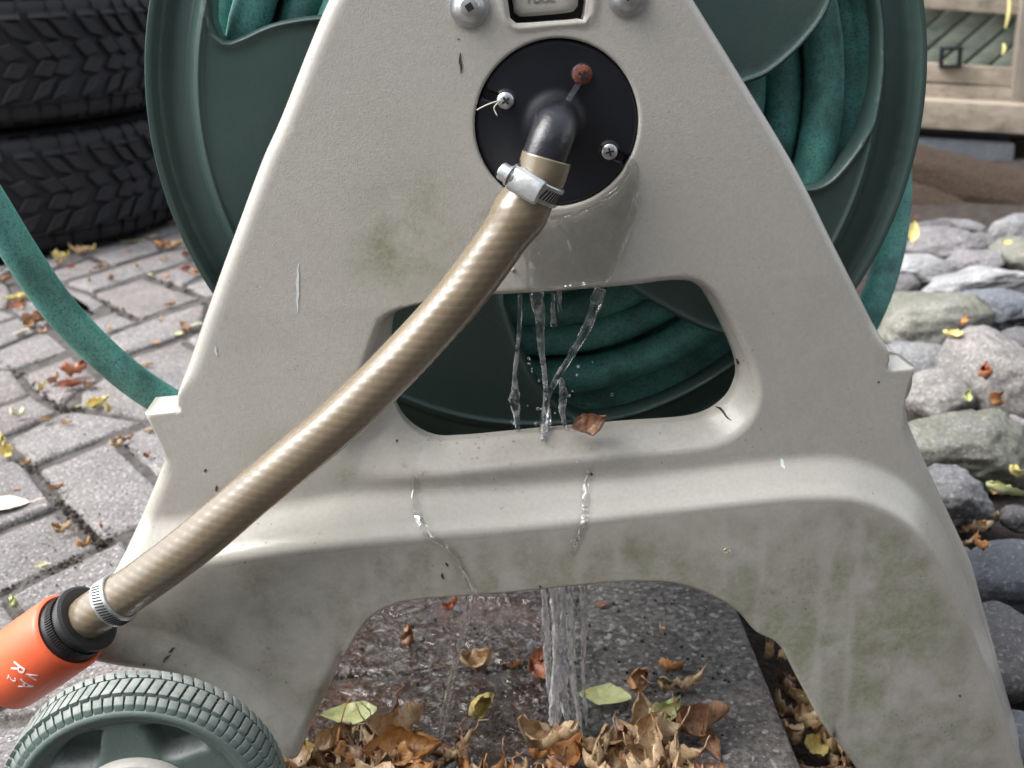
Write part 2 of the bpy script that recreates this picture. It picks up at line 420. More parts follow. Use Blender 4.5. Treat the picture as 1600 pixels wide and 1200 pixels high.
def frames(P):
    T = []; n = len(P)
    for i in range(n): T.append((P[min(i + 1, n - 1)] - P[max(i - 1, 0)]).normalized())
    a = Vector((0, 0, 1)) if abs(T[0].z) < .9 else Vector((1, 0, 0))
    N = [(a - T[0] * a.dot(T[0])).normalized()]
    for i in range(1, n):
        v = N[-1] - T[i] * N[-1].dot(T[i]); N.append(v.normalized())
    return T, N
def path3(pts, step):
    out = []; n = len(pts); P = [Vector(p) for p in pts]
    for i in range(n - 1):
        p1, p2 = P[i], P[i + 1]; p0 = P[i - 1] if i else 2 * p1 - p2; p3 = P[i + 2] if i < n - 2 else 2 * p2 - p1
        k = max(1, int(round((p2 - p1).length / step)))
        for j in range(k):
            t = j / k
            out.append((2 * p1 + (p2 - p0) * t + (2 * p0 - 5 * p1 + 4 * p2 - p3) * t * t + (3 * p1 - p0 - 3 * p2 + p3) * t ** 3) * .5)
    out.append(P[-1]); return out
def tube_data(P, rad, seg, caps=True, rfun=None, ref=None):
    T, N = frames(P) if ref is None else (frames(P)[0], None)
    V = []; Fc = []; s = 0.0
    for i, p in enumerate(P):
        if i: s += (P[i] - P[i - 1]).length
        if ref is not None: n1 = (ref - T[i] * ref.dot(T[i])).normalized()
        else: n1 = N[i]
        n2 = T[i].cross(n1); r = rad(i / max(1, len(P) - 1)) if callable(rad) else rad
        for k in range(seg):
            a = 2 * math.pi * k / seg
            rr = r + (rfun(s, a, i) if rfun else 0)
            V.append(p + (n1 * math.cos(a) + n2 * math.sin(a)) * rr)
    for i in range(len(P) - 1):
        for k in range(seg):
            a, b = i * seg + k, i * seg + (k + 1) % seg; Fc.append((a, b, b + seg, a + seg))
    if caps:
        Fc.append(tuple(range(seg))[::-1]); Fc.append(tuple(len(V) - seg + k for k in range(seg)))
    return V, Fc
def mesh(name, V, Fc):
    me = bpy.data.meshes.new(name); me.from_pydata([tuple(v) for v in V], [], Fc); me.update(); return me
def tube(name, P, rad, seg, mat, parent=None, **k):
    V, Fc = tube_data(P, rad, seg, **k); return obj(name, mesh(name, V, Fc), mat, parent)
def lathe_data(prof, seg, o, ax, e1, a0=0, a1=2 * math.pi):
    """prof: (radius, height along ax)"""
    e2 = ax.cross(e1); V = []; Fc = []; full = abs(a1 - a0 - 2 * math.pi) < 1e-6; n = len(prof); ns = seg if full else seg + 1
    for j in range(ns):
        a = a0 + (a1 - a0) * j / seg; d = e1 * math.cos(a) + e2 * math.sin(a)
        for r, h in prof: V.append(o + d * r + ax * h)
    for j in range(seg):
        b = (j + 1) % ns
        for i in range(n - 1): Fc.append((j * n + i, b * n + i, b * n + i + 1, j * n + i + 1))
    return V, Fc
def lathe(name, prof, seg, o, ax, e1, mat, parent=None, ang=32, **k):
    V, Fc = lathe_data(prof, seg, o, ax, e1, **k)
    me = mesh(name, V, Fc); bm = bmesh.new(); bm.from_mesh(me); bmesh.ops.remove_doubles(bm, verts=bm.verts, dist=1e-6)
    bmesh.ops.recalc_face_normals(bm, faces=bm.faces); bm.to_mesh(me); bm.free()
    return sharp(obj(name, me, mat, parent), ang)
def box_bm(bm, c, ex, ey, ez, bev=0.0):
    """box with half-extent vectors"""
    vs = [bm.verts.new(c + ex * a + ey * b + ez * d) for a in (-1, 1) for b in (-1, 1) for d in (-1, 1)]
    fs = [(0, 1, 3, 2), (4, 6, 7, 5), (0, 4, 5, 1), (2, 3, 7, 6), (0, 2, 6, 4), (1, 5, 7, 3)]
    f = [bm.faces.new([vs[i] for i in q]) for q in fs]
    bmesh.ops.recalc_face_normals(bm, faces=f)
    if bev > 0:
        e = list({e for q in f for e in q.edges}); bmesh.ops.bevel(bm, geom=e, offset=bev, segments=2, affect='EDGES', profile=.6)
def boxo(name, c, ex, ey, ez, mat, parent=None, bev=0.0, origin=None, smooth=True):
    bm = bmesh.new(); box_bm(bm, Vector(c), Vector(ex), Vector(ey), Vector(ez), bev)
    return sharp(obj(name, bm, mat, parent, origin, smooth), 40)
def sm(t): t = np.clip(t, 0, 1); return t * t * (3 - 2 * t)

# ================================================================ SETTING: ground
def flat(name, pts, z, mat):
    me = mesh(name, [(p[0], p[1], z) for p in pts], [tuple(range(len(pts)))]); return tag(obj(name, me, mat, smooth=False), kind='structure')
flat('ground', [(-60, -40), (60, -40), (60, 90), (-60, 90)], -.045, M_SOIL)
EDGE_X = .137
# bed of dirt the pavers sit in: an uneven sheet a few millimetres below their tops
bm = bmesh.new(); NX, NY = 130, 200; grid = {}
for i in range(NX + 1):
    for j in range(NY + 1):
        x = -1.9 + (EDGE_X - .004 + 1.9) * i / NX; y = .2 + 3.2 * (j / NY) ** 1.3
        z = -.0040 + .0030 * noise.fractal(Vector((x * 30, y * 30, 1)), 1, 2, 4)
        grid[i, j] = bm.verts.new((x, y, z))
for i in range(NX):
    for j in range(NY): bm.faces.new((grid[i, j], grid[i + 1, j], grid[i + 1, j + 1], grid[i, j + 1]))
tag(obj('joint_dirt', bm, M_SAND), kind='structure')

paving = tag(empty('paving', (0, 0, 0)), kind='structure')
def paver(poly, mat, z=0.0, thick=.03, gap=.0022, fine=.012, name='paver'):
    """one paver: outline in ground metres, worn edge, uneven top"""
    L = np.array(poly)
    if area2(L) < 0: L = L[::-1]
    c = L.mean(0)
    L2 = []
    n = len(L)
    for i in range(n):
        a, b = L[i], L[(i + 1) % n]; k = max(1, int(np.linalg.norm(b - a) / fine))
        for j in range(k): L2.append(a + (b - a) * j / k)
    L = np.array(L2); n = len(L)
    def off(L, r):
        out = []
        for i in range(n):
            t = L[(i + 1) % n] - L[i - 1]; t = t / (np.linalg.norm(t) + 1e-9); out.append(L[i] + np.array([-t[1], t[0]]) * r)
        return np.array(out)
    tilt = (rnd.uniform(-.012, .012), rnd.uniform(-.012, .012)); z += rnd.uniform(-.0012, .0012)
    s1 = rnd.uniform(0, 99)
    def zz(p, d): return z + d + tilt[0] * (p[0] - c[0]) + tilt[1] * (p[1] - c[1]) + (.0009 * noise.noise(Vector((p[0] * 45, p[1] * 45, s1))) if d < -.0003 else 0)
    V = []; Fc = []
    prof = [(gap, -thick), (gap, -.0045), (gap + .0012, -.0018), (gap + .0030, -.0004), (gap + .0060, 0)]
    rings = []
    for r, d in prof:
        o = off(L, r); ids = []
        for p in o:
            jx, jy = .0007 * noise.noise(Vector((p[0] * 160, p[1] * 160, 3))), .0007 * noise.noise(Vector((p[0] * 160, p[1] * 160, 8)))
            ids.append(len(V)); V.append((p[0] + jx, p[1] + jy, zz(p, d)))
        rings.append(ids)
    for a, b in zip(rings, rings[1:]):
        for i in range(n): Fc.append((a[i], a[(i + 1) % n], b[(i + 1) % n], b[i]))
    Fc.append(tuple(rings[-1]))
    return obj(name, mesh(name, V, Fc), mat, paving, 'auto')
# pavers of the diagonal field, laid where the photo's joints run
TR = [
 [(-130, 985), (5, 930), (58, 1008), (-60, 1075)], [(12, 926), (56, 903), (190, 838), (265, 905), (205, 1010), (64, 1004)],
 [(-120, 880), (0, 830), (88, 795), (152, 851), (56, 898), (6, 921), (-100, 968)],
 [(60, 733), (176, 686), (268, 775), (236, 812), (158, 845), (96, 784)],
 [(182, 684), (240, 660), (345, 722), (274, 770)],
 [(-130, 750), (0, 695), (45, 730), (89, 790), (0, 826), (-120, 873)],
 [(8, 687), (93, 644), (122, 640), (228, 656), (52, 725)],
 [(-110, 676), (0, 635), (50, 617), (91, 641), (5, 681), (-90, 722)],
 [(32, 584), (114, 551), (158, 590), (120, 612), (96, 630), (58, 613)],
 [(122, 548), (165, 527), (186, 557), (162, 586)], [(169, 525), (222, 504), (325, 470), (316, 509), (275, 527), (203, 551), (190, 556)],
 [(124, 614), (205, 559), (284, 532), (350, 575), (300, 640), (230, 653), (122, 636)],
 [(290, 528), (330, 512), (380, 540), (352, 572)],
 [(-110, 610), (-5, 574), (22, 578), (50, 612), (0, 630), (-100, 668)],
 [(-30, 562), (0, 546), (74, 515), (112, 546), (26, 575), (-2, 572)],
 [(-70, 534), (0, 505), (30, 496), (70, 512), (0, 542), (-50, 562)],
 [(16, 480), (22, 461), (62, 444), (125, 480), (78, 511), (34, 495)],
 [(-80, 500), (-5, 478), (28, 492), (-4, 502), (-70, 528)],
 [(-60, 470), (10, 440), (20, 458), (12, 480), (-50, 492)],
 [(118, 507), (180, 486), (217, 501), (164, 521), (132, 530)],
 [(76, 444), (104, 446), (142, 458), (166, 474), (138, 491), (126, 478)],
 [(148, 459), (224, 434), (314, 464), (219, 498), (172, 473)],
 [(104, 442), (177, 419), (252, 395), (290, 386), (298, 405), (228, 427), (145, 455)],
 [(234, 430), (299, 409), (318, 427), (284, 445)], [(290, 447), (345, 428), (400, 450), (322, 463)],
 [(330, 468), (404, 454), (440, 480), (330, 508)],
 [(62, 428), (140, 403), (173, 416), (100, 438), (66, 440)], [(144, 400), (240, 373), (252, 391), (178, 413)],
 [(30, 418), (60, 404), (135, 402), (60, 425)], [(-40, 430), (20, 410), (26, 418), (-30, 448)],
 [(246, 371), (320, 350), (332, 372), (258, 390)], [(60, 402), (160, 372), (240, 371), (143, 399)], [(170, 371), (300, 335), (318, 348), (246, 369)]]
traced = []
for i, t in enumerate(TR):
    P = [tuple(on_g(*q)[:2]) for q in t]; traced.append(np.array(P))
    paver(P, M_PAVER_R if i in (7, 8, 9, 13, 21, 18) else M_PAVER)
# border course by the edge and the wet pavers under the arch
for y0, y1 in ((.28, .45), (.45, .76), (.76, .89), (.89, 1.06), (1.06, 1.23), (1.23, 1.40), (1.40, 1.57), (1.57, 1.74), (1.74, 1.91), (1.91, 2.08)):
    if y0 > .38 and y0 < .7:
        pass
    paver([(.021, y0), (EDGE_X, y0), (EDGE_X, y1), (.021, y1)], M_KERB, thick=.045, gap=.0015, name='kerb_slab')
for x0, x1, y0, y1 in ((-.155, .02, .30, .39), (-.155, .02, .392, .555), (-.155, .02, .557, .695), (-.155, .02, .697, .84), (-.32, -.157, .40, .53), (-.32, -.157, .535, .66)):
    paver([(x0, y0), (x1, y0), (x1, y1), (x0, y1)], M_PAVER_WET if x0 > -.2 else M_PAVER, gap=.0014)
# the rest of the diagonal field, seen only from the side
e1, e2 = np.array([math.cos(R(42)), math.sin(R(42))]), np.array([math.cos(R(-48)), math.sin(R(-48))])
rects = [np.array([(-.33, .29), (.16, .29), (.16, .86), (-.33, .86)]), np.array([(.01, .2), (.3, .2), (.3, 2.2), (.01, 2.2)])]
for a in range(-18, 30):
    for b in range(-20, 14):
        o = np.array([-.55, 1.35]) + e1 * (a * .155 + (b % 2) * .075) + e2 * b * .103
        q = np.array([o, o + e1 * .155, o + e1 * .155 + e2 * .103, o + e2 * .103]); c = q.mean(0)
        if not (-1.75 < c[0] < .0 and .3 < c[1] < 3.1): continue
        S = np.array([o + e1 * .155 * s_ + e2 * .103 * t_ for s_ in (0.06, .35, .65, .94) for t_ in (.06, .35, .65, .94)])
        if any(inside(S, T_).any() for T_ in traced + rects) or any(inside(T_, q).any() for T_ in traced): continue
        if c[0] < -1.2 and c[1] < 1.0: continue
        paver(q, M_PAVER if (a + b) % 3 else M_PAVER_R)

# ================================================================ the cart: side panel
cart = tag(empty('hose_reel_cart', (PO.x, PO.y + .12, 0)), 'beige plastic hose reel cart with dark green reel, water running down its panel', 'hose reel cart')
CL = Vector(cart.location)
def cobj(o):
    """parent to the cart keeping place"""
    o.parent = cart; o.location = Vector(o.location) - CL; return o
FW = .014; BK = -.006
outer_px = [(515, -2, BK), (440, 182, BK), (410, 250, BK), (372, 352, BK), (340, 440, BK), (300, 555, BK), (281, 612, BK), (280, 642, 0, 'c'), (225, 647, 0, 'c'),
 (236, 668, 0), (250, 697, 0), (255, 722, 0, 'c'), (236, 772, BK), (205, 845, BK), (180, 892, 0), (165, 930, .008), (150, 990, .008), (148, 1016, .008, 'c'),
 (200, 1034, .012), (262, 1048, .014), (325, 1078, .014), (385, 1122, .014), (428, 1163, .014), (450, 1183, .014), (466, 1179, .012), (476, 1160, .010),
 (500, 1108, .010), (530, 1045, .010), (553, 1000, .010), (580, 962, .010), (615, 942, .010), (660, 933, .010), (800, 922, .010), (920, 910, .010), (985, 905, .010), (1050, 908, .010),
 (1105, 925, .010), (1150, 952, .010), (1180, 985, .010), (1217, 1007, .010), (1250, 1068, .010), (1290, 1138, .010), (1340, 1205, .010), (1372, 1262, .010, 'c'),
 (1650, 1268, .008, 'c'), (1628, 1230, .008), (1592, 1115, .006), (1562, 1010, .004), (1540, 935, .002), (1524, 885, 0), (1505, 842, 0), (1474, 775, 0), (1441, 703, 0), (1421, 655, 0), (1416, 628, 0, 'c'),
 (1422, 602, 0), (1433, 575, 0, 'c'), (1387, 578, 0, 'c'), (1382, 545, BK), (1350, 478, BK), (1300, 378, BK), (1240, 258, BK), (1150, 108, BK), (1082, -2, BK)]
top_ext = [(1040, -75, BK), (985, -170, BK), (910, -235, BK), (820, -255, BK), (720, -238, BK), (640, -190, BK), (585, -120, BK)]
outer_px += top_ext
def uwl(l, h=None): return [(*uw(p[0], p[1], p[2] if h is None and len(p) > 2 and not isinstance(p[2], str) else (h or 0)), *(['c'] if p[-1] == 'c' else [])) for p in l]
OUT = crom(uwl(outer_px), .0028)
HOLE = crom(uwl([(612, 600), (612, 520), (622, 484), (655, 470), (720, 464), (850, 457), (980, 447), (1055, 439), (1090, 446), (1112, 475), (1140, 530), (1155, 575), (1152, 605), (1132, 635), (1085, 658), (980, 667), (860, 677), (720, 690), (675, 688), (640, 668), (620, 640)], -.010), .0026)
RECS = crom(uwl([(520, 690), (548, 610), (572, 545), (592, 500), (625, 482), (720, 462), (850, 453), (980, 443), (1058, 434), (1100, 441), (1135, 478), (1172, 550), (1190, 605), (1182, 650), (1150, 685), (1095, 703), (960, 716), (800, 732), (640, 748), (575, 750), (538, 733)], 0), .0028)
th_ = np.linspace(0, 2 * math.pi, 90, endpoint=False)
RD = .0332
DHOLE = np.stack([RD * np.cos(th_), RD * np.sin(th_)], 1)
SLOT = crom(uwl([(797, -90), (797, 28), (806, 36), (860, 33), (903, 29), (914, 20), (910, -90)], 0), .002)
SLOTB = crom(uwl([(778, -100), (780, 30), (800, 52), (860, 47), (925, 40), (938, 22), (934, -100)], 0), .002)
CA = crom(uwl([(60, 830), (160, 812), (235, 803), (300, 797), (470, 775), (560, 762), (800, 752), (1000, 737), (1200, 714), (1290, 708), (1350, 716), (1410, 742), (1455, 785), (1490, 845), (1510, 895), (1545, 990), (1585, 1100), (1660, 1280)], 0), .004, False)
CB = crom(uwl([(60, 925), (150, 908), (300, 886), (470, 862), (640, 845), (800, 830), (1000, 806), (1180, 786), (1280, 780), (1350, 787), (1415, 820), (1462, 875), (1495, 940), (1525, 1010), (1560, 1100), (1620, 1270)], FW), .004, False)
def below(C): return np.concatenate([C, [[.4, -.6], [-.5, -.6]]])
ARCH = crom(uwl([(120, 1010), (200, 1034), (262, 1048), (325, 1078), (385, 1122), (428, 1163), (445, 1190)], .014), .003, False)
NOT_L = np.array(uw(250, 655)); NOT_R = np.array(uw(1410, 590))
def panel_h(V):
    dA, dB = pdist(V, CA, False), pdist(V, CB, False)
    iA, iB = inside(V, below(CA)), inside(V, below(CB))
    t = dA / (dA + dB + 1e-9)
    prof = np.where(t < .25, 1.1 * t * t / .25 * .5, 0); lin = .1375 + (t - .25) * 1.15
    prof = np.where(t >= .25, 1 - (1 - np.clip(lin, 0, 1)) ** 1.0, prof); prof = np.clip(prof, 0, 1)
    k = np.clip((t - .75) / .25, 0, 1); prof = np.where(t > .75, .7125 + .2875 * (1 - (1 - k) ** 1.9), prof)
    h = np.where(iB, FW - .03 * np.clip(dB, 0, .06), np.where(iA, FW * prof, 0))
    # dished rim of the window
    dh, dr = pdist(V, HOLE), pdist(V, RECS); ir = inside(V, RECS)
    q = dr / (dr + dh + 1e-9); q = np.where(q < .2, q * q / .2 * .5 + 0, q - .1) / .9
    h = np.where(ir, -.011 * q * np.clip((dr + dh) / .004, .15, 1), h)
    # slot bevel
    ds, db = pdist(V, SLOT), pdist(V, SLOTB); is_, ib = inside(V, SLOT), inside(V, SLOTB)
    h = np.where(ib & ~is_, .0008 * np.sin(np.pi * sm(db / (db + ds + 1e-9))), h)
    # wheel-arch lip
    da = pdist(V, ARCH, False); lw = np.array([.021])
    h = h + .0075 * sm(1 - da / lw) * np.where(V[:, 0] < -.05, 1, 0)
    # rounded outline
    d = pdist(V, OUT)
    near = np.minimum(np.hypot(*(V - NOT_L).T), np.hypot(*(V - NOT_R).T))
    r = .0012 + .0050 * sm((near - .010) / .022)
    inner = (V[:, 1] < uw(800, 870, FW)[1]) & (V[:, 0] > -.11) & (V[:, 0] < .125)
    r = np.where(inner, .0016, r)
    k = np.clip(r - d, 0, None); h = h - (r - np.sqrt(np.clip(r * r - k * k, 0, None)))
    for L in (HOLE, DHOLE):
        dd = pdist(V, L); rr = .0012; k = np.clip(rr - dd, 0, None); h = h - (rr - np.sqrt(np.clip(rr * rr - k * k, 0, None)))
    return h
def fbm(V, s, seed, o=4): return np.array([noise.fractal(Vector((v[0] * s, v[1] * s, seed)), .8, 2, o) for v in V])
def blob(V, px, py, ru, rw, h=0.0):
    c = uw(px, py, h); return np.exp(-(((V[:, 0] - c[0]) / ru) ** 2 + ((V[:, 1] - c[1]) / rw) ** 2))
def panel_attrs(V, H):
    dA, dB = pdist(V, CA, False), pdist(V, CB, False); iA, iB = inside(V, below(CA)), inside(V, below(CB))
    ir, dr = inside(V, RECS), pdist(V, RECS); d = pdist(V, OUT); da = pdist(V, ARCH, False)
    ib = inside(V, SLOTB)
    gloss = np.clip(np.maximum.reduce([np.where(iA & ~iB, 1, 0) * sm(dA / .004), sm(1 - (dB - .001) / .005), np.where(ir, sm(dr / .003), 0), sm((.0065 - d) / .003), sm((.024 - da) / .01), np.where(ib, 1., 0)]), 0, 1)
    n1, n2 = fbm(V, 22, 1.3), fbm(V, 60, 5.1)
    low = np.where(iB, sm(dB / .012), 0)
    al = low * (.46 + .75 * n1 + .25 * n2)
    for px, py, ru, rw, a in ((490, 920, .02, .016, .6), (640, 880, .035, .016, .9), (560, 980, .02, .02, .7), (760, 880, .02, .012, .6), (1120, 900, .03, .018, .8), (1240, 980, .035, .03, 1.1), (1300, 1060, .04, .04, .9), (1200, 930, .03, .02, .8), (1380, 900, .03, .03, .4), (620, 390, .022, .022, .75), (640, 330, .02, .03, .4), (430, 740, .02, .02, .3), (300, 960, .03, .02, .25), (530, 740, .012, .008, .6)):
        al = al + a * blob(V, px, py, ru, rw)
    # streaks left by earlier runs of water, pale against the film of algae
    st = np.zeros(len(V)); wob = .0025 * np.array([noise.noise(Vector((0, v[1] * 45, 4.4))) for v in V]) + .001 * np.array([noise.noise(Vector((0, v[1] * 150, 7.4))) for v in V])
    for px, wd in ((575, .0030), (680, .0035), (735, .0030), (790, .005), (905, .0035), (965, .003), (1130, .002), (1190, .0022), (1290, .004), (1340, .003)):
        u0 = uw(px, 880, FW)[0]; st = np.maximum(st, np.exp(-((V[:, 0] - u0 - wob) / wd) ** 2) * np.where(iB, 1, 0))
    al = al * (1 - .75 * st)
    crest = np.where(iB, np.exp(-((dB - .004) / .004) ** 2), 0) * (.5 + n2)
    di = .55 * crest + low * .45 * (.4 + 1.2 * n2) * (1 - .7 * st) + .30 * np.where(~ir & iA & ~iB, np.exp(-(dA / .004) ** 2), 0)  # also darker along the crease where the shoulder starts
    di = di + np.where(ir, .30 * sm((dr) / .004) * (.35 + n2), 0) + .45 * blob(V, 820, 740, .10, .0035) + .25 * blob(V, 800, 620 + 50, .12, .01)  # darker in the window dish and along strips at and below its sill
    di = di + .16 + .25 * n1
    di = di * (1 - .8 * np.clip(np.where(V[:, 1] > uw(800, 470)[1], 1, 0), 0, 1)) + .05
    W = np.array(uwl([(735, 335), (800, 345), (815, 455), (945, 450), (985, 380), (998, 300), (985, 250), (940, 300)])); wet = np.where(inside(V, W[:, :2]), 1., 0.)
    for L in RIV: 
        dd = pdist(V, np.array(uwl(L)), False); wet = np.maximum(wet, sm(1.4 - dd / .003))
    wet = np.maximum(wet, np.where(ir, .7 * blob(V, 860, 700, .035, .02), 0)); wet = np.maximum(wet, .5 * blob(V, 640, 745, .01, .01))
    return dict(gloss=gloss, algae=np.clip(al, 0, 1), dirt_and_dark=np.clip(di, 0, 1), wet=np.clip(wet, 0, 1))
RIV = [[(648, 742), (652, 790), (672, 815), (705, 838), (722, 868), (738, 900), (734, 928)], [(918, 742), (912, 775), (905, 800), (893, 825), (886, 845)]]
panel = sheet('side_panel', OUT, [HOLE, DHOLE, SLOT], panel_h, .00155, [.0004, .0009, .0015, .0023, .0033, .0045, .0058], .020, .006, lambda u, w_, h: fr(u, w_, h) - CL, M_PANEL, None, panel_attrs)
panel.parent = cart
# panel on the far side of the reel, the mirror of the near one
far = bpy.data.objects.new('side_panel', panel.data); link(far); far.parent = cart
far.rotation_euler = (0, 0, math.pi + 0)
c0 = fr(.0, 0, 0) - CL
mm = Matrix.Translation(PO - PN * .30 - CL) @ Matrix(((PU.x, -PN.x * -1, 0, 0), (PU.y, -PN.y * -1, 0, 0), (0, 0, 1, 0), (0, 0, 0, 1)))
# mirror through a plane parallel to the panels
Nn = Vector(PN); mir = Matrix.Identity(4)
for a in range(3):
    for b in range(3): mir[a][b] -= 2 * Nn[a] * Nn[b]
mid = PO - PN * .155 - CL
far.matrix_local = Matrix.Translation(mid) @ mir @ Matrix.Translation(-mid)

def crosstube(px, py, r, name):
    p = at(px, py, -.02); P = [p, p - PN * .27]
    V, Fc = tube_data([p + (P[1] - p) * t for t in (0, .5, 1)], r, 40); cobj(sharp(obj(name, mesh(name, V, Fc), M_PANEL), 40))
crosstube(1372, 600, .0165, 'cross_tube'); crosstube(330, 668, .012, 'cross_tube')
crosstube(300, 900, .012, 'axle_tube')

# latch plate in the slot
pl = crom(uwl([(803, -80), (804, 20), (812, 26), (860, 23), (896, 18), (903, 10), (900, -80)], -.0035), .002)
latch = sheet('latch_plate', pl, [], lambda V: -.0035 - .0012 * (1 - sm(pdist(V, pl) / .0015)), .004, [.0005, .001, .0016], .004, 0, lambda u, w_, h: fr(u, w_, h) - CL, M_PANEL)
latch.parent = cart
bx = boxo('slot_back', fr(*uw(855, -30), -.0095), PU * .017, PW * .017, PN * .001, M_SLOT_SHADE); cobj(bx)
# walls of the slot
sw = bmesh.new(); n = len(SLOT)
v1 = [sw.verts.new(fr(*p, -.0) - CL) for p in SLOT]; v2 = [sw.verts.new(fr(*p, -.0085) - CL) for p in SLOT]
for i in range(n): sw.faces.new((v1[i], v1[(i + 1) % n], v2[(i + 1) % n], v2[i]))
o = obj('slot_rim', sw, M_PANEL); o.parent = cart

def text_mesh(txt, size, ext=.0002):
    cu = bpy.data.curves.new('t', 'FONT'); cu.body = txt; cu.size = size; cu.extrude = ext; cu.align_x = 'CENTER'; cu.align_y = 'CENTER'
    o = bpy.data.objects.new('t', cu); link(o); dg = bpy.context.evaluated_depsgraph_get()
    me = bpy.data.meshes.new_from_object(o.evaluated_get(dg)); bpy.data.objects.remove(o); return me
def place_text(me, name, mat, o, ex, ey, ez, parent, bend=None):
    for v in me.vertices:
        x, y, z = v.co
        if bend: v.co = bend(x, y, z)
        else: v.co = o + ex * x + ey * y + ez * z
    return obj(name, me, mat, parent, smooth=False)
tt = place_text(text_mesh('I DOL', .0042), 'embossed_mark', simple('worn_print', (.22, .21, .2), (.3, .29, .27)), fr(*uw(845, -2, -.0035), -.0033), PU, PW, PN, None); cobj(tt)

# ---------------------------------------------------------------- screws and bolts
def cross_recess(bm_, c, ax, e1, s): 
    e2 = ax.cross(e1); box_bm(bm_, c, e1 * s, e2 * s * .22, ax * .0004); box_bm(bm_, c + ax * .00003, e1 * s * .22, e2 * s, ax * .0004)
def screw(px, py, h, r, mat, ang=.3, name='screw', par=None):
    c = fr(*uw(px, py, h), h); e1 = (PU * math.cos(ang) + PW * math.sin(ang)).normalized()
    prof = [(0, r * .42), (r * .35, r * .40), (r * .7, r * .28), (r * .93, r * .1), (r, 0), (r, -.001)]
    s = cobj(lathe(name, prof, 32, c, PN, e1, mat, None, 60))
    bm_ = bmesh.new(); cross_recess(bm_, c - CL - s.location * 0 + PN * (r * .34), PN, e1, r * .48)
    x = obj('cross_recess', bm_, M_SLOT_SHADE, None, smooth=False); x.parent = s; x.location = (0, 0, 0)
    x.location = -Vector(s.location) - CL + CL
    for v in x.data.vertices: pass
    return s
def bolt(px, py, r):
    c = fr(*uw(px, py, .001), .0002)
    prof = [(0, .0042), (r * .42, .0042), (r * .5, .0038), (r * .66, .0020), (r * .72, .0015), (r * .97, .0012), (r, .0008), (r, -.0006)]
    b = cobj(lathe('bolt', prof, 48, c, PN, PU, M_ZINC, None, 40))
    q = PU * math.cos(.5) + PW * math.sin(.5); q2 = PN.cross(q)
    x = boxo('socket', c - CL + PN * .0040, q * r * .18, q2 * r * .18, PN * .0004, M_SLOT_SHADE); x.parent = b; x.location = -Vector(b.location)
bolt(733, 11, .0077); bolt(980, -6, .0077)

# ---------------------------------------------------------------- round inlet plate
DR = RD - .0005; DH = -.0016
def slotpoly(px, py, ang, wd, ln):
    c = np.array(uw(px, py, DH)); e = np.array([math.cos(ang), math.sin(ang)]); n_ = np.array([-e[1], e[0]])
    return np.array([c + n_ * wd, c - n_ * wd, c - n_ * wd + e * ln, c + n_ * wd + e * ln])
def disc_h(V):
    h = np.full(len(V), DH); r = np.hypot(V[:, 0], V[:, 1])
    h -= .0006 * sm(1 - (DR - r) / .0012)
    cc = np.array(uw(868, 192, 0)); d = np.hypot(*(V - cc).T); h += .0022 * sm(1 - (d - .008) / .006)
    for px, py, a in ((779, 154, math.pi - .38), (962, 242, -.42)):
        s_ = slotpoly(px, py, a, .0018, .011); h -= .0030 * np.where(inside(V, s_), 1, 0) * 1.0
    for px, py in ((790, 157), (952, 237), (910, 117)):
        d = np.hypot(*(V - np.array(uw(px, py, 0))).T); h += .0010 * sm(1 - (d - .0035) / .0008)
    return h
disc = sheet('inlet_plate', np.stack([DR * np.cos(th_), DR * np.sin(th_)], 1), [], disc_h, .0006, [.0004, .0008, .0012], .006, 0, lambda u, w_, h: fr(u, w_, h) - CL, M_BLACK)
disc.parent = cart
b_ = lathe('plate_seat', [(0, -.009), (RD + .004, -.009), (RD + .004, -.0062)], 60, fr(0, 0, 0), PN, PU, M_SLOT_SHADE); cobj(b_)
s1 = screw(790, 157, -.0010, .0036, M_ZINC, .6); s2 = screw(952, 237, -.0010, .0035, M_ZINC, .2); s3 = screw(910, 117, -.0010, .0040, M_RUST, 1.0)

# elbow
EP = [at(869, 192, .0), at(869, 191, .010), at(867, 197, .0185), at(862, 213, .0240), at(855, 233, .0265), at(847, 255, .0275), at(838, 280, .0280)]
PE = path3(EP, .0011)
elb = tube('inlet_elbow', PE, lambda t: .0098 - .0013 * min(1, t * 1.6), 48, M_ELBOW); cobj(elb)
rib = bmesh.new()
a, b2 = at(903, 132, -.001), at(880, 168, .008)
box_bm(rib, (a + b2) / 2, (b2 - a) * .55, PU * .0014, PN * .0012, .0004); cobj(sharp(obj('elbow_rib', rib, M_ELBOW), 40))

# ---------------------------------------------------------------- reel
RC = fr(0, 0, -.060); RR = .177
def arc_px(l, h=-.060): return [uw0(x_, y_, h) for x_, y_ in l]
def rot_uw(L, ang, c=(0, 0)): 
    ca, sa = math.cos(ang), math.sin(ang); return np.array([(x * ca - y * sa, x * sa + y * ca) for x, y in L])
WIN_R = crom(arc_px([(1330, -115), (1362, -60), (1374, 10), (1377, 70), (1370, 140), (1352, 205), (1322, 252), (1290, 284), (1255, 292), (1222, 280), (1190, 240), (1168, 190), (1152, 142), (1200, 118), (1250, 76), (1292, 22), (1312, -40), (1318, -90)]), .003)
WIN_L = crom(arc_px([(345, -150), (338, -80), (332, 0), (334, 40), (350, 64), (375, 58), (420, 38), (470, 27), (540, 20), (600, 10), (640, -20), (600, -80), (520, -130), (430, -170)]), .003)
WIN_B = crom(arc_px([(792, 455), (800, 500), (822, 560), (850, 610), (890, 645), (930, 655), (1000, 645), (1080, 612), (1150, 566), (1175, 545), (1165, 533), (1100, 515), (1040, 485), (985, 452), (950, 420), (900, 400), (820, 410)]), .003)
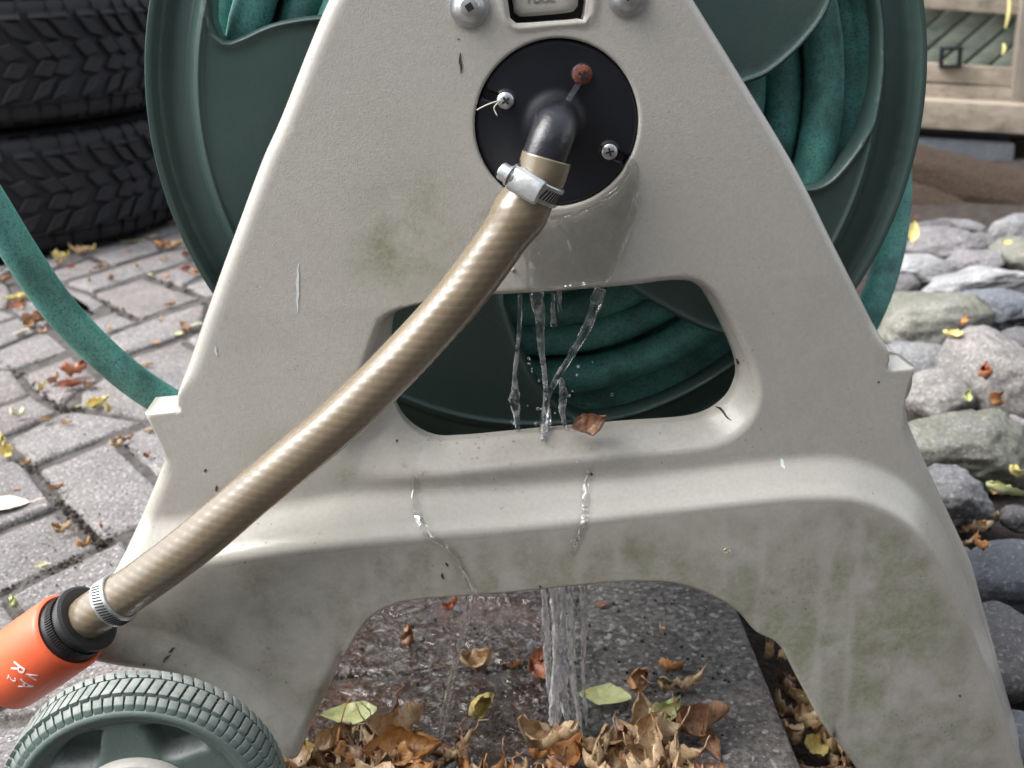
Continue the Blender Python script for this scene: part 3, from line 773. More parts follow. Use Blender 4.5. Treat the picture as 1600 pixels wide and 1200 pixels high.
circ = lambda r, n: np.stack([r * np.cos(np.linspace(0, 2 * np.pi, n, endpoint=False)), r * np.sin(np.linspace(0, 2 * np.pi, n, endpoint=False))], 1)
BEAD = RR - .0235
def flange_h(V):
    r = np.hypot(V[:, 0], V[:, 1])
    h = -.0045 * np.clip((r - BEAD - .002) / .004, 0, 1) - .004 * sm((r - BEAD) / (RR - BEAD - .003))
    h += .0015 * np.exp(-((r - BEAD) / .0010) ** 2)
    h += .0075 * sm((r - (RR - .0045)) / .002)
    for W_ in (WIN_R, WIN_L, WIN_B):
        d = pdist(V, W_); h += .0016 * np.exp(-((d - .0016) / .0011) ** 2) - .0018 * sm(1 - d / .0012)
    return h
reel = empty('reel', RC - CL); reel.parent = cart
fl = sheet('flange', circ(RR, 420), [WIN_R, WIN_L, WIN_B], flange_h, .0026, [.0006, .0013, .0020, .0028, .0040], .006, .013, lambda u, w_, h: PU * u + PW * w_ + PN * h, M_REEL, lines=[circ(BEAD + q_, 420) for q_ in (-.0026, -.0019, -.0013, -.0009, -.0005, 0, .0005, .0009, .0013, .0019, .0026, .0034, .0042, .005, .006, .007)], drop=lambda G: (np.hypot(*G.T) > BEAD - .0042) & (np.hypot(*G.T) < BEAD + .0085))
fl.parent = reel
far_f = bpy.data.objects.new('flange', fl.data); link(far_f); far_f.parent = reel; far_f.location = -PN * .19
far_f.rotation_euler = (0, 0, 0)
dr_ = lathe('drum', [(.001, -.003), (.052, -.003), (.052, -.188), (.001, -.188)], 64, Vector((0, 0, 0)), PN, PU, M_REEL); dr_.parent = reel
ax_ = lathe('axle', [(.001, .05), (.012, .05), (.012, -.235), (.001, -.235)], 32, Vector((0, 0, 0)), PN, PU, M_REEL); ax_.parent = reel

# green hose: wound coil and the loose run
turns = []
rads = [.066, .084, .1015, .119, .1355, .150, .1625]
for li, r_ in enumerate(rads):
    n_ax = 9 if li < 5 else 8
    order = range(n_ax) if li % 2 == 0 else range(n_ax - 1, -1, -1)
    for k in order: turns.append((r_ + rnd.uniform(-.0028, .0028), -.0145 - (k + (.5 if li % 2 else 0) * .55) * .0186 - (.010 if li == 5 else .014 if li == 6 else 0) - (rnd.uniform(0, .004) if k else rnd.uniform(0, .006))))
CP = []
SEG = 64; ph0 = R(105)
for ti, (r_, a_) in enumerate(turns):
    r2, a2 = turns[min(ti + 1, len(turns) - 1)]
    tl = rnd.uniform(-.0035, .0035); tp = rnd.uniform(0, 6.28)
    for k in range(SEG):
        f_ = k / SEG; th = ph0 + f_ * 2 * math.pi; b_ = 0 if f_ < .86 else sm((f_ - .86) / .14)
        rr_ = r_ + (r2 - r_) * b_ + .0014 * math.sin(th * 3 + ti); aa = a_ + (a2 - a_) * b_ + tl * math.sin(2 * (th) + tp) * math.sin(math.pi * f_)
        CP.append(RC + (PU * math.cos(th) + PW * math.sin(th)) * rr_ + PN * min(aa, -.0125))
last = CP[-1]
def atd(px, py, d): return at(px, py, -d)
loose = [atd(1290, 40, .20), atd(1385, 150, .185), atd(1400, 260, .175), atd(1398, 340, .168), atd(1386, 410, .160), atd(1362, 480, .150), atd(1320, 560, .145), atd(1240, 660, .135), atd(1080, 745, .125), atd(880, 785, .115), atd(640, 775, .095),
         atd(420, 720, .070), atd(250, 622, .050), atd(170, 562, .040), atd(95, 485, .030), atd(38, 405, .022), atd(-12, 325, .015), atd(-70, 235, .005), atd(-140, 130, -.01), atd(-240, -20, -.02)]
loose += [Vector((-.66, .50, .36)), Vector((-.85, .62, .16)), Vector((-1.05, .76, .03)), Vector((-1.35, .95, .0105)), Vector((-1.9, 1.25, .0105))]
PL = path3([CP[-3], CP[-1]] + loose, .007)
full = CP[:-3] + PL
def gh(s, a, i): return .00022 * math.cos(a * 1) * 0 + .00028 * noise.noise(Vector((s * 30, a, 0)))
hose = tag(tube('garden_hose', full, lambda t: .0093 - .0014 * float(sm((t * (len(full) - 1) - len(CP) - 30) / 60)), 14, M_HOSE, None, rfun=gh), 'faded green garden hose wound on the reel with a loose loop hanging past the tyres', 'hose')
# teal stripe moulded along the loose run
Tl, Nl = frames(PL); st_p = [p + (PW.cross(Tl[i]).normalized() * .0 + (Tl[i].cross(PN)).normalized() * .0080 + PN * .0020) for i, p in enumerate(PL)]
M_STRIPE = simple('teal_stripe', (.02, .16, .20), (.03, .20, .24), 60, .45)
sgn = 1 if (Tl[-8].cross(PN)).x < 0 else -1
st_p = [p + (Tl[i].cross(PN)).normalized() * (.0073 * sgn) + PN * .001 for i, p in enumerate(PL)]
stripe = tube('stripe', st_p[len(PL) // 3:], .0014, 8, M_STRIPE); stripe.parent = hose

# ---------------------------------------------------------------- leader hose
lead = tag(empty('leader_hose', at(500, 690, .03)), 'tan braided leader hose clamped to the black inlet elbow and ending in an orange coupler', 'hose')
LL = Vector(lead.location)
def lobj(o, par=None):
    o.parent = par or lead; o.location = Vector(o.location) - (LL if par is None else Vector((0, 0, 0))); return o
HP = [at(854, 246, .0270), at(846, 272, .0275), at(830, 303, .0275), at(806, 343, .0270), at(764, 403, .0270), at(716, 466, .0275), at(658, 531, .0285), at(598, 593, .030), at(534, 654, .031), at(462, 715, .032),
      at(390, 775, .033), at(320, 835, .034), at(262, 880, .034), at(205, 921, .034), at(160, 950, .034), at(130, 970, .034)]
PH = path3(HP, .00075)
BR = -11
def braid(s, a):
    p = .0046; x = (s / p + BR * a / (2 * math.pi)) % 1.0; y = (s / p - BR * a / (2 * math.pi)) % 1.0
    f1 = math.exp(-((x - .5) / .09) ** 2); sw_ = (x ** 1.5) * .6
    f2 = math.exp(-((y - .5) / .08) ** 2)
    return f1, f2, sw_
def hr(s, a, i):
    f1, f2, sw_ = braid(s, a)
    start = 1 - min(1, s / .016)
    bulge = .0012 * math.exp(-((s - .024) / .006) ** 2)
    pinch = -.0007 * math.exp(-((s - .012) / .0035) ** 2)
    amp = min(1, s / .03)
    ov = .0003 * math.cos(2 * a)
    return amp * (.00014 * sw_ - .00007 * f1 - .00004 * f2) + bulge + pinch + ov + .00018 * noise.noise(Vector((s * 60, a * 1.5, 2)))
ho = tube('hose', PH, .0100, 72, M_TAN, None, rfun=hr, ref=PN); lobj(ho)
ba = ho.data.attributes.new('braid', 'FLOAT', 'POINT'); vals = []; s = 0
for i in range(len(PH)):
    if i: s += (PH[i] - PH[i - 1]).length
    for k in range(72):
        f1, f2, _ = braid(s, 2 * math.pi * k / 72); vals.append(min(1, f1 * .5 + f2 * .35) * min(1, s / .03))
ba.data.foreach_set('value', vals)

def frame_at(P, s0):
    s = 0
    for i in range(1, len(P)):
        s += (P[i] - P[i - 1]).length
        if s >= s0: break
    T = (P[min(i + 1, len(P) - 1)] - P[i - 1]).normalized(); N1 = (PN - T * PN.dot(T)).normalized(); return P[i], T, N1, T.cross(N1)
def clamp(s0, r, wd, housing, a_house):
    c, T, N1, N2 = frame_at(PH, s0)
    e = empty('hose_clamp', Vector(c) - LL); e.parent = lead
    def ce(a): return N1 * math.cos(a) + N2 * math.sin(a)
    prof = [(r - .0008, -wd / 2), (r - .0001, -wd / 2), (r + .0003, -wd / 2 + .0004), (r + .0003, wd / 2 - .0004), (r - .0001, wd / 2), (r - .0008, wd / 2)]
    b = lathe('band', prof, 72, Vector((0, 0, 0)), T, N1, M_ZINC); b.parent = e
    bm_ = bmesh.new()
    for k in range(11 if housing else 22):
        a = a_house + (HS * (.66 + k * .135) if housing else -1.35 + k * .125); d = ce(a); tdir = T.cross(d)
        ex = (T * .93 + tdir * .30).normalized()
        box_bm(bm_, d * (r + .0003), ex * wd * .30, (d.cross(ex)) * .00030, d * .00018)
    sl_ = obj('band_slots', bm_, M_SLOT_SHADE, None, smooth=False); sl_.parent = e
    if housing:
        d = ce(a_house); td = T.cross(d).normalized()     # around the hose
        cc = d * (r + .0022)
        bm_ = bmesh.new(); V_ = []
        # arched worm housing
        prof_h = [(-1, -.0026), (-1, .0004), (-.78, .0017), (-.35, .0024), (.35, .0024), (.78, .0017), (1, .0004), (1, -.0026)]
        ra = []
        for q in (-1, -.8, .8, 1):
            sc_ = 1 if abs(q) < .9 else .93
            ra.append([bm_.verts.new(cc + td * q * .0062 + T * (x * wd * .62 * sc_) + d * (y * sc_)) for x, y in prof_h])
        for A_, B_ in zip(ra, ra[1:]):
            for i in range(7): bm_.faces.new((A_[i], A_[i + 1], B_[i + 1], B_[i]))
        bm_.faces.new(ra[0]); bm_.faces.new(ra[-1][::-1]); bmesh.ops.recalc_face_normals(bm_, faces=bm_.faces)
        h_ = sharp(obj('worm_housing', bm_, M_ZINC), 30); h_.parent = e
        sg = -HS
        o_ = cc + td * sg * .0062
        prof_s = [(.0001, .0052), (.0030, .0052), (.0034, .0047), (.0034, .0016), (.0042, .0014), (.0042, .0006), (.0028, .0004), (.0028, -.001)]
        sc2 = lathe('clamp_screw', prof_s, 28, o_, td * sg, d, M_ZINC); sc2.parent = e
        bm_ = bmesh.new(); box_bm(bm_, o_ + td * sg * .0051, (d + T * .6).normalized() * .0034, ((d + T * .6).normalized().cross(td)) * .0005, td * .0004)
        x_ = obj('clamp_screw_slot', bm_, M_SLOT_SHADE, None, smooth=False); x_.parent = e
    return e
# which way round the hose is picture-left at the top clamp
c_, T_, N1_, N2_ = frame_at(PH, .012)
HS = 1 if T_.cross(N1_).dot(_rt) > 0 else -1
AH = .42 if N2_.dot(_rt) < 0 else -.42
clamp(.0115, .0104, .0078, True, AH)
total = sum((PH[i] - PH[i - 1]).length for i in range(1, len(PH)))
clamp(total - .0195, .0108, .0078, False, 0)
# coupler: black grip, ribbed collar, orange sleeve
c, T, N1, N2 = frame_at(PH, total - .006)
T = (at(60, 1018, .030) - at(150, 955, .034)).normalized(); N1 = (PN - T * PN.dot(T)).normalized(); N2 = T.cross(N1)
cp = empty('coupler', Vector(c) + T * .0035 - LL); cp.parent = lead
O0 = Vector((0, 0, 0))
x = lathe('collar', [(.0100, -.0012), (.0140, -.0014), (.0153, -.0004), (.0155, .0008), (.0146, .0018), (.0138, .0026), (.0141, .0040), (.0150, .0100), (.0155, .0118), (.0162, .0124), (.0162, .0150), (.0135, .0168), (.0128, .0400), (.0001, .0400)], 80, O0, T, N1, M_COUPLER); x.parent = cp
bm_ = bmesh.new()
for k in range(80):
    a = 2 * math.pi * k / 80; d = N1 * math.cos(a) + N2 * math.sin(a); box_bm(bm_, d * .0146 + T * .0068, T * .0022, d.cross(T) * .00026, d * .0006)
x = obj('grip_ribs', bm_, M_COUPLER, None, smooth=False); x.parent = cp
x = lathe('seal_ring', [(.0158, .0128), (.0166, .0132), (.0167, .0146), (.0158, .0150)], 64, O0, T, N1, simple('grey_rubber', (.13, .14, .16), (.2, .21, .23), 60, .35)); x.parent = cp
SR = .0176
x = lathe('sleeve', [(SR - .0022, .0120), (SR - .0012, .0113), (SR - .0002, .0121), (SR + .0004, .0135), (SR + .0006, .034), (SR + .0002, .056), (SR - .002, .0585), (SR - .004, .059), (SR - .004, .024), (SR - .0020, .016), (SR - .0022, .0120)], 96, O0, T, N1, M_ORANGE); x.parent = cp
x = lathe('inner_sleeve', [(.0128, .050), (.0128, .075), (.001, .075)], 64, O0, T, N1, M_COUPLER); x.parent = cp
# printed letters wrapped round the sleeve, facing outwards
def wrap(me, name, s0, a0, rot=0):
    for v in me.vertices:
        x_, y_ = v.co.x * math.cos(rot) - v.co.y * math.sin(rot), v.co.x * math.sin(rot) + v.co.y * math.cos(rot)
        a = a0 + x_ / SR * LS; d = N1 * math.cos(a) + N2 * math.sin(a)
        v.co = d * (SR + .0007 + v.co.z * .3) + T * (s0 - y_)
    x_ = obj(name, me, M_WHITEPRINT, None, smooth=False); x_.parent = cp
LS = 1 if N2.dot(_rt) > 0 else -1
for ch_, sz_, s_, a_ in (('R', .0088, .0300, -.26), ('V', .0070, .0278, .08), ('A', .0088, .0345, .20), ('2', .0058, .0368, -.14)): wrap(text_mesh(ch_, sz_, .0003), 'printed_letter', s_, LS * a_, R(-65))

# ---------------------------------------------------------------- wheel
WY, WR = .371, .0575
WC = on_y(222, 1268, WY); WC.z = max(WC.z, WR + .001)
wh = empty('wheel', WC - CL); wh.parent = cart
NSEG = 6
def pocket(k):
    a = math.pi / 2 + R(30) + k * 2 * math.pi / NSEG + R(2)
    pts = [(a - .36, .80), (a - .12, .835), (a + .12, .835), (a + .36, .80), (a + .30, .70), (a + .16, .56), (a, .515), (a - .16, .56), (a - .30, .70)]
    return crom([(WR * .93 * r_ * math.cos(t), WR * .93 * r_ * math.sin(t)) for t, r_ in pts], .0015)
PK = [pocket(k) for k in range(NSEG)]
def wheel_h(V):
    r = np.hypot(V[:, 0], V[:, 1]); R0 = WR - .002
    h = .0015 * sm((r - .80 * R0) / .0015) + .0016 * sm((r - .855 * R0) / .0012) - .0045 * sm((r - .90 * R0) / (.10 * R0))
    h += -.0006 * np.exp(-((r - .80 * R0) / .0006) ** 2)
    for P_ in PK:
        d = pdist(V, P_); i_ = inside(V, P_)
        h = h - .0095 * np.where(i_, sm(d / .0042), 0) - .0004 * np.where(i_, 0, sm(1 - d / .001))
    return h
wf = sheet('wheel_face', circ(WR - .002, 180), [], wheel_h, .0010, [.0005, .001, .0015], .016, 0, lambda u, w_, h: PU * u + PW * w_ + PN * h, M_WHEEL)
wf.parent = wh
bm_ = bmesh.new(); NB = 80
for k in range(NB):
    a = 2 * math.pi * k / NB
    for half in (0, 1):
        a2 = a + (math.pi / NB if half else 0)
        d0 = PU * math.cos(a2) + PW * math.sin(a2); tdir = PN.cross(d0)
        wb = WR * 2 * math.pi / NB * .40
        if half == 0:
            c = d0 * (WR - .0010) - PN * .0058; box_bm(bm_, c, tdir * wb, d0 * .0014, (PN * .0048 + tdir * .0008), .0004)
            c = d0 * (WR - .0035) + PN * .0002; box_bm(bm_, c, tdir * wb, d0 * .0014 - PN * .0004, PN * .0018 - d0 * .0014, .0004)
        else:
            c = d0 * (WR - .0010) - PN * .0138; box_bm(bm_, c, tdir * wb, d0 * .0014, (PN * .0026 - tdir * .0008), .0004)
tr = sharp(obj('tread', bm_, M_WHEEL), 40); tr.parent = wh
hc = lathe('hub_cap', [(.0001, .0075), (.010, .0072), (.020, .0058), (.0255, .0036), (.0272, .0008), (.0272, -.001)], 64, O0, PN, PU, M_PANEL); hc.parent = wh
axl = lathe('axle', [(.001, 0), (.005, 0), (.005, -.36), (.001, -.36)], 20, O0, PN, PU, M_ZINC); axl.parent = wh
far_w = empty('wheel', WC - PN * .42 - CL); far_w.parent = cart
for ch in (wf, tr, hc):
    c2 = ch.copy(); link(c2); c2.parent = far_w; c2.rotation_euler = (0, 0, math.pi)

# ================================================================ water
def strand(name, pts, rad, seed, label, grp=None, amp=.35, seg=12, mat=None, tap=True):
    P = path3(pts, .0012)
    def rf(s, a, i):
        t = i / max(1, len(P) - 1)
        rr = rad(t) if callable(rad) else rad
        if t > .93 and tap: return -rr * .9 * ((t - .93) / .07)
        return rr * amp * (noise.noise(Vector((s * 120, math.cos(a) * 1.2 + seed, math.sin(a) * 1.2))) + .6 * noise.noise(Vector((s * 320, math.cos(a) * 2 + seed, math.sin(a) * 2 + 5))))
    V, Fc = tube_data(P, rad, seg, rfun=rf)
    o = obj(name, mesh(name, V, Fc), mat or M_WATER, None, 'auto'); return tag(o, label, 'water', grp)
def px3(l): return [at(x, y, h) for x, y, h in l]
IN = -.010
strand('water_stream', px3([(838, 456, IN), (842, 490, IN - .002), (846, 540, IN - .004), (850, 580, IN - .006), (853, 610, IN - .007), (851, 650, IN - .006), (847, 690, -.005)]), lambda t: .0030 - .0019 * min(1, t * 2.2) + .0009 * max(0, t - .55) * 2, 1.0, 'clear thick stream of water falling straight through the left middle of the window')
strand('water_stream', px3([(938, 452, IN), (930, 475, IN - .001), (915, 515, IN - .003), (892, 555, IN - .005), (868, 595, IN - .007), (854, 625, IN - .007), (856, 655, IN - .006), (850, 690, -.006)]), lambda t: .0026 - .0012 * min(1, t * 2), 2.0, 'clear stream of water slanting down left across the window')
strand('water_stream', px3([(813, 461, IN), (812, 500, IN - .002), (809, 540, IN - .004), (805, 580, IN - .005), (804, 625, IN - .006), (809, 665, IN - .006), (808, 684, IN - .004)]), lambda t: .0010 + .0012 * math.exp(-((t - .72) / .1) ** 2), 3.0, 'thin leftmost trickle of water falling through the window', amp=.5)
strand('water_drip', px3([(864, 458, IN), (864, 485, IN - .001), (866, 512, IN - .002)]), lambda t: .0007 + .0009 * t * t, 4.0, 'short drip of water hanging between the two main streams', amp=.5)
strand('water_drip', px3([(874, 456, IN), (874, 475, IN - .001), (875, 497, IN - .002)]), lambda t: .0012 - .0007 * t, 4.6, 'small water drip hanging at the upper window edge right of the longer drip', amp=.5)
strand('water_stream', px3([(876, 590, IN - .006), (880, 615, IN - .006), (878, 640, IN - .006), (883, 668, IN - .005)]), lambda t: .0006 + .0011 * math.sin(math.pi * t), 6.0, 'loose slip of water right of the joined streams beside the curled leaf', amp=.6)
# bundle behind the lower beam, falling to the pavers
gz = on_g(885, 1128)
for k, (dx, dy, r_, sd) in enumerate(((-.0100, 0, .0013, 1), (-.0050, -.004, .0017, 2.2), (.0000, .002, .0022, 3.3), (.0050, -.002, .0015, 4.1), (-.0025, .006, .0016, 5.9), (.0095, .003, .0011, 7.7))):
    x0, y0 = gz.x + dx, gz.y - .012 + dy
    P = [Vector((x0 - .003, y0 - .010, .150)), Vector((x0, y0 - .004, .11)), Vector((x0 + .0015 * math.sin(sd), y0, .07)), Vector((x0 + .002 * math.cos(sd), y0 + .002, .035)), Vector((x0 + .003 * math.sin(sd * 2), y0 + .003, .0005))]
    strand('water_stream', P, lambda t, r_=r_: r_ * (.6 + .7 * abs(math.sin(6 * t + sd))), sd, ('left outer strand of the water falling together under the arch', 'second strand from the left in the water falling under the arch', 'thickest middle strand of the water falling under the arch', 'strand right of the thick middle one in the water under the arch', 'rearmost strand behind the middle of the water under the arch', 'thin right outer strand of the water falling under the arch')[k], 'strands of water falling together under the arch', amp=.75, seg=14, mat=M_STREAK)
tg = on_g(686, 1160)
t0 = at(735, 926, .008)
strand('water_trickle', [t0, t0 + (tg - t0) * .1 + Vector((0, 0, -.004)), t0 + (tg - t0) * .5 + Vector((-.0015, 0, -.004)), tg], lambda t: .0013 + .0006 * t, 9.0, 'thin water thread dripping from the beam onto the leaf heap', amp=.25)
# wet film on the panel
def film(name, poly, th, label, seed, bead=1.3, mat=None):
    Lp = crom(uwl(poly, 0), .0015)
    def hf(V):
        d = pdist(V, Lp); n_ = np.array([noise.noise(Vector((v[0] * 110, v[1] * 55, seed))) for v in V])
        return panel_h(V) + .0001 + th * sm(d / .0014) * (1 + .55 * n_) + th * bead * np.exp(-((d - .0015) / .0008) ** 2)
    o = sheet(name, Lp, [], hf, .0010, [.0003, .0006, .0009, .0012, .0015, .0018, .0021, .0025, .003], 0, 0, lambda u, w_, h: fr(u, w_, h), mat or M_FILM)
    return tag(o, label, 'water')
film('water_film', [(985, 247), (998, 262), (999, 305), (990, 350), (978, 392), (962, 425), (948, 446), (925, 449), (895, 452), (868, 454), (838, 456), (824, 455), (820, 415), (812, 370), (815, 345), (850, 338), (895, 330), (930, 316), (958, 296), (976, 270)], .0009, 'glossy sheet of water spreading down the beige panel below the black round plate', 1)
def rivulet(pts, wd, label, sd):
    L = crom(uwl(pts, 0), .002, False); t = np.gradient(L, axis=0); t /= np.linalg.norm(t, axis=1)[:, None]; n_ = np.stack([-t[:, 1], t[:, 0]], 1)
    V = []; Fc = []; K = 7
    W3 = [wd * (.7 + .5 * abs(noise.noise(Vector((i * .35, sd, 0))))) * min(1, (i + 1) / 3, (len(L) - i) / 3) for i in range(len(L))]
    allp = np.array([L[i] + n_[i] * W3[i] * (k / (K - 1) * 2 - 1) for i in range(len(L)) for k in range(K)])
    H = panel_h(allp)
    for i in range(len(L)):
        for k in range(K):
            q = k / (K - 1) * 2 - 1; p = allp[i * K + k]; V.append(fr(p[0], p[1], H[i * K + k] + .0001 + .00085 * (1 - q * q) * (1 + .5 * noise.noise(Vector((i * .5, q, sd))))))
    for i in range(len(L) - 1):
        for k in range(K - 1): a = i * K + k; Fc.append((a, a + 1, a + K + 1, a + K))
    tag(obj('water_rivulet', mesh('rivulet', V, Fc), M_FILM, None, 'auto'), label, 'water')
rivulet(RIV[0], .0022, 'thin rivulet winding down the left middle of the beam under the window', 1)
rivulet(RIV[1], .0022, 'short rivulet running down the crest of the beam right of its middle', 3)
# pooled water on the pavers under the arch
bm_ = bmesh.new(); gp = {}
for i in range(150):
    for j in range(190):
        x, y = -.155 + i * .0013, .45 + j * .0013; dd = math.hypot(x - gz.x, y - gz.y)
        a = noise.fractal(Vector((x * 22, y * 22, 3.3)), .9, 2, 4) + .9 * math.exp(-(dd / .035) ** 2) - .5 * sm((x - .025) / .03)
        rp = .00035 * math.sin(dd * 900) * math.exp(-dd / .03) + .0005 * noise.noise(Vector((x * 90, y * 90, 1))) + .0003 * noise.noise(Vector((x * 220, y * 220, 2)))
        gp[i, j] = (bm_.verts.new((x, y, .0016 + rp + min(0, a + .08) * .012)), a)
for i in range(149):
    for j in range(189):
        q = [gp[i, j], gp[i + 1, j], gp[i + 1, j + 1], gp[i, j + 1]]
        if max(v[1] for v in q) > -.35: bm_.faces.new([v[0] for v in q])
bmesh.ops.delete(bm_, geom=[v for v in bm_.verts if not v.link_faces], context='VERTS')
tag(obj('puddle', bm_, M_PUD), kind='structure')
# splash drops
bm_ = bmesh.new()
for k in range(260):
    if k < 190:
        p = gz + Vector((rnd.gauss(0, .03), rnd.gauss(-.005, .03), rnd.uniform(.0005, .003) if rnd.random() < .7 else rnd.uniform(.003, .02)))
    else:
        p = at(rnd.gauss(860, 45), rnd.uniform(560, 705), rnd.uniform(-.012, -.004)) if k < 225 else fr(*uw(rnd.uniform(560, 900), rnd.uniform(700, 745)), panel_h(np.array([uw(700, 715)]))[0])
        if k >= 225:
            q_ = uw(rnd.uniform(600, 950), rnd.uniform(698, 742)); p = fr(*q_, panel_h(np.array([q_]))[0] + .0001)
    bmesh.ops.create_icosphere(bm_, subdivisions=2, radius=rnd.uniform(.0003, .0009), matrix=Matrix.Translation(p))
tag(obj('splash_droplets', bm_, M_WATER), 'tiny splash droplets around the falling water', 'water', kind='stuff')

# ================================================================ leaves
def leaf_mesh(seed, curl=1.0, ln=.05, wd=.4, fold=0.0, stem=True):
    r_ = random.Random(seed); nu, nv = 14, 8; V = []; Fc = []
    ca = curl * r_.uniform(.6, 1.5); cb = curl * r_.uniform(.2, 1.6); tw = curl * r_.uniform(-1.1, 1.1); asy = r_.uniform(-.3, .3)
    for i in range(nu + 1):
        t = i / nu; wdt = wd * ln * (math.sin(math.pi * min(1, t ** .75)) ** .8) * .5 + .0006
        for j in range(nv + 1):
            q = j / nv * 2 - 1
            edge = 1 + .02 * math.sin(t * 31 + seed) * abs(q) ** 3 + .16 * noise.noise(Vector((t * 5, q * 1.5, seed)))
            x_ = (t - .5) * ln; a = ca * q * (1 + asy * q) * (.5 + t)
            R_ = wdt / max(.25, abs(ca)) ; y_ = math.sin(a) * R_ * edge if ca > .3 else q * wdt * edge; z_ = (1 - math.cos(a)) * R_
            z_ += fold * abs(q) * wdt
            bx_ = cb * (t - .5); rad_ = ln / max(.2, abs(cb))
            X = math.sin(bx_) * rad_ * .98; Z = (1 - math.cos(bx_)) * rad_ + z_
            X -= math.sin(bx_) * z_
            y2 = y_ * math.cos(tw * (t - .5)) - z_ * math.sin(tw * (t - .5)); Z += y_ * math.sin(tw * (t - .5))
            nz = .0030 * curl * noise.noise(Vector((t * 6 + seed, q * 3, 1))) + 0.0014 * curl * noise.noise(Vector((t * 14 + seed, q * 8, 1)))
            V.append(Vector((X, y2, Z + nz - .0005 * math.exp(-(q / .12) ** 2))))
    for i in range(nu):
        for j in range(nv): a = i * (nv + 1) + j; Fc.append((a, a + 1, a + nv + 2, a + nv + 1))
    if stem:
        b0 = V[nv // 2]; d = (V[nv // 2] - V[(nv + 1) * 2 + nv // 2]).normalized()
        P = [b0 - d * .004, b0 + d * .004, b0 + d * .007 + Vector((0, r_.uniform(-.002, .002), .001)), b0 + d * ln * .22 + Vector((0, r_.uniform(-.006, .006), .002))]
        v2, f2 = tube_data(P, .0004, 5); o_ = len(V); V += v2; Fc += [tuple(i + o_ for i in f) for f in f2]
    me = mesh('leaf', V, Fc)
    ex_ = len(V) - (nu + 1) * (nv + 1)
    for k_, vals_ in (('along', [i / nu for i in range(nu + 1) for j in range(nv + 1)]), ('across', [abs(j / nv * 2 - 1) for i in range(nu + 1) for j in range(nv + 1)])):
        me.attributes.new(k_, 'FLOAT', 'POINT').data.foreach_set('value', vals_ + [.3] * ex_)
    me.polygons.foreach_set('use_smooth', [True] * len(me.polygons))
    zmin = min(v.co.z for v in me.vertices)
    for v in me.vertices: v.co.z -= zmin
    return me
LM = {}
def get_leaf(v, kind, style):
    v = v % 7
    k = (v, kind, style)
    if k not in LM:
        if style == 'curl': me = leaf_mesh(v * 3.7 + 1, 2.0, .046, .66, stem=v % 3 == 1)
        elif style == 'flat': me = leaf_mesh(v * 2.3 + 5, .5, .040, .55)
        elif style == 'roll': me = leaf_mesh(v * 1.9 + 9, 2.6, .050, .50, stem=v % 3 == 0)
        else: me = leaf_mesh(v * 1.3 + 2, 1.3, .042, .62, stem=v % 2 == 0)
        me.materials.append(M_LEAF[kind]); LM[k] = me
    return LM[k]
def leaf(p, kind, style, s, rot, label, grp=None, v=None, name='fallen_leaf'):
    o = bpy.data.objects.new(name, get_leaf(rnd.randrange(7) if v is None else v, kind, style)); link(o)
    o.location = p; o.rotation_euler = rot; o.scale = (s, s, s); return tag(o, label, 'leaf', grp)
# heap under the arch
kinds = ['tan'] * 11 + ['brown'] * 7 + ['red'] * 2 + ['orange'] * 2
names = {'tan': 'tan', 'brown': 'brown', 'red': 'red-brown', 'orange': 'orange-brown', 'yellow': 'yellow', 'green': 'pale green', 'pale': 'cream'}
def heap(n, xr, yr, zmax, lab, grp, sc_=(.6, 1.05), zb=.0, topf=None, keep=None):
    for k in range(n):
        for _ in range(30):
            px, py = rnd.uniform(*xr), rnd.uniform(*yr)
            if topf is None or py > topf(px) + rnd.uniform(-6, 12): break
        z = zb + rnd.uniform(0, zmax) * (1 if topf is None else min(1, max(.1, (py - topf(px)) / 60)))
        p = on_g(px, py, z); kd = rnd.choice(kinds)
        leaf(p, kd, rnd.choice(['curl', 'roll', 'roll', 'mid']), rnd.uniform(*sc_), (rnd.gauss(0, .38), rnd.gauss(0, .25), rnd.uniform(0, 6.3)), lab % names[kd], grp)
def pile_top(x):
    pts = [(430, 1195), (500, 1180), (540, 1165), (600, 1165), (660, 1160), (720, 1185), (760, 1195), (820, 1185), (900, 1165), (960, 1145), (1000, 1145), (1060, 1135), (1110, 1150), (1130, 1190), (1180, 1270)]
    for (a, b), (c, d) in zip(pts, pts[1:]):
        if a <= x <= c: return b + (d - b) * (x - a) / (c - a)
    return 1300
heap(106, (440, 1140), (1120, 1290), .016, 'curled %s dead leaf in the wet heap under the arch', 'dead leaves heaped under the arch', (.45, 1.0), .002, pile_top)
heap(24, (450, 660), (1165, 1260), .014, 'curled %s dead leaf in the wet heap under the arch', 'dead leaves heaped under the arch', (.5, 1.0), .002)
heap(34, (1195, 1350), (985, 1230), .012, 'dry %s dead leaf in the gap between kerb slab and panel foot', 'dead leaves in the gap beside the kerb slab', (.45, .85), -.038)
def gl(px, py, kd, st, s, rz, label, tilt=(0, 0), v=None, z=.001): return leaf(on_g(px, py, z), kd, st, s, (tilt[0], tilt[1], rz), label, None, v)
gl(745, 1046, 'tan', 'roll', .72, .0, 'long tan rolled leaf lying on the wet joint beneath the arch', (.1, 0), 1)
gl(805, 1042, 'orange', 'mid', .30, .5, 'small orange-tan leaf scrap right of the long rolled leaf')
gl(838, 1058, 'red', 'mid', .60, 1.9, 'rust red wet leaf left of where the water lands', (.2, .1), 2)
gl(842, 1030, 'red', 'mid', .42, .9, 'small rust red leaf behind the larger red one by the falling water')
gl(704, 952, 'red', 'curl', .40, .6, 'dark red curled leaf at the top of the wet paver under the beam')
gl(640, 1010, 'brown', 'roll', .55, 1.8, 'thin brown curled leaf standing on the wet brown paver')
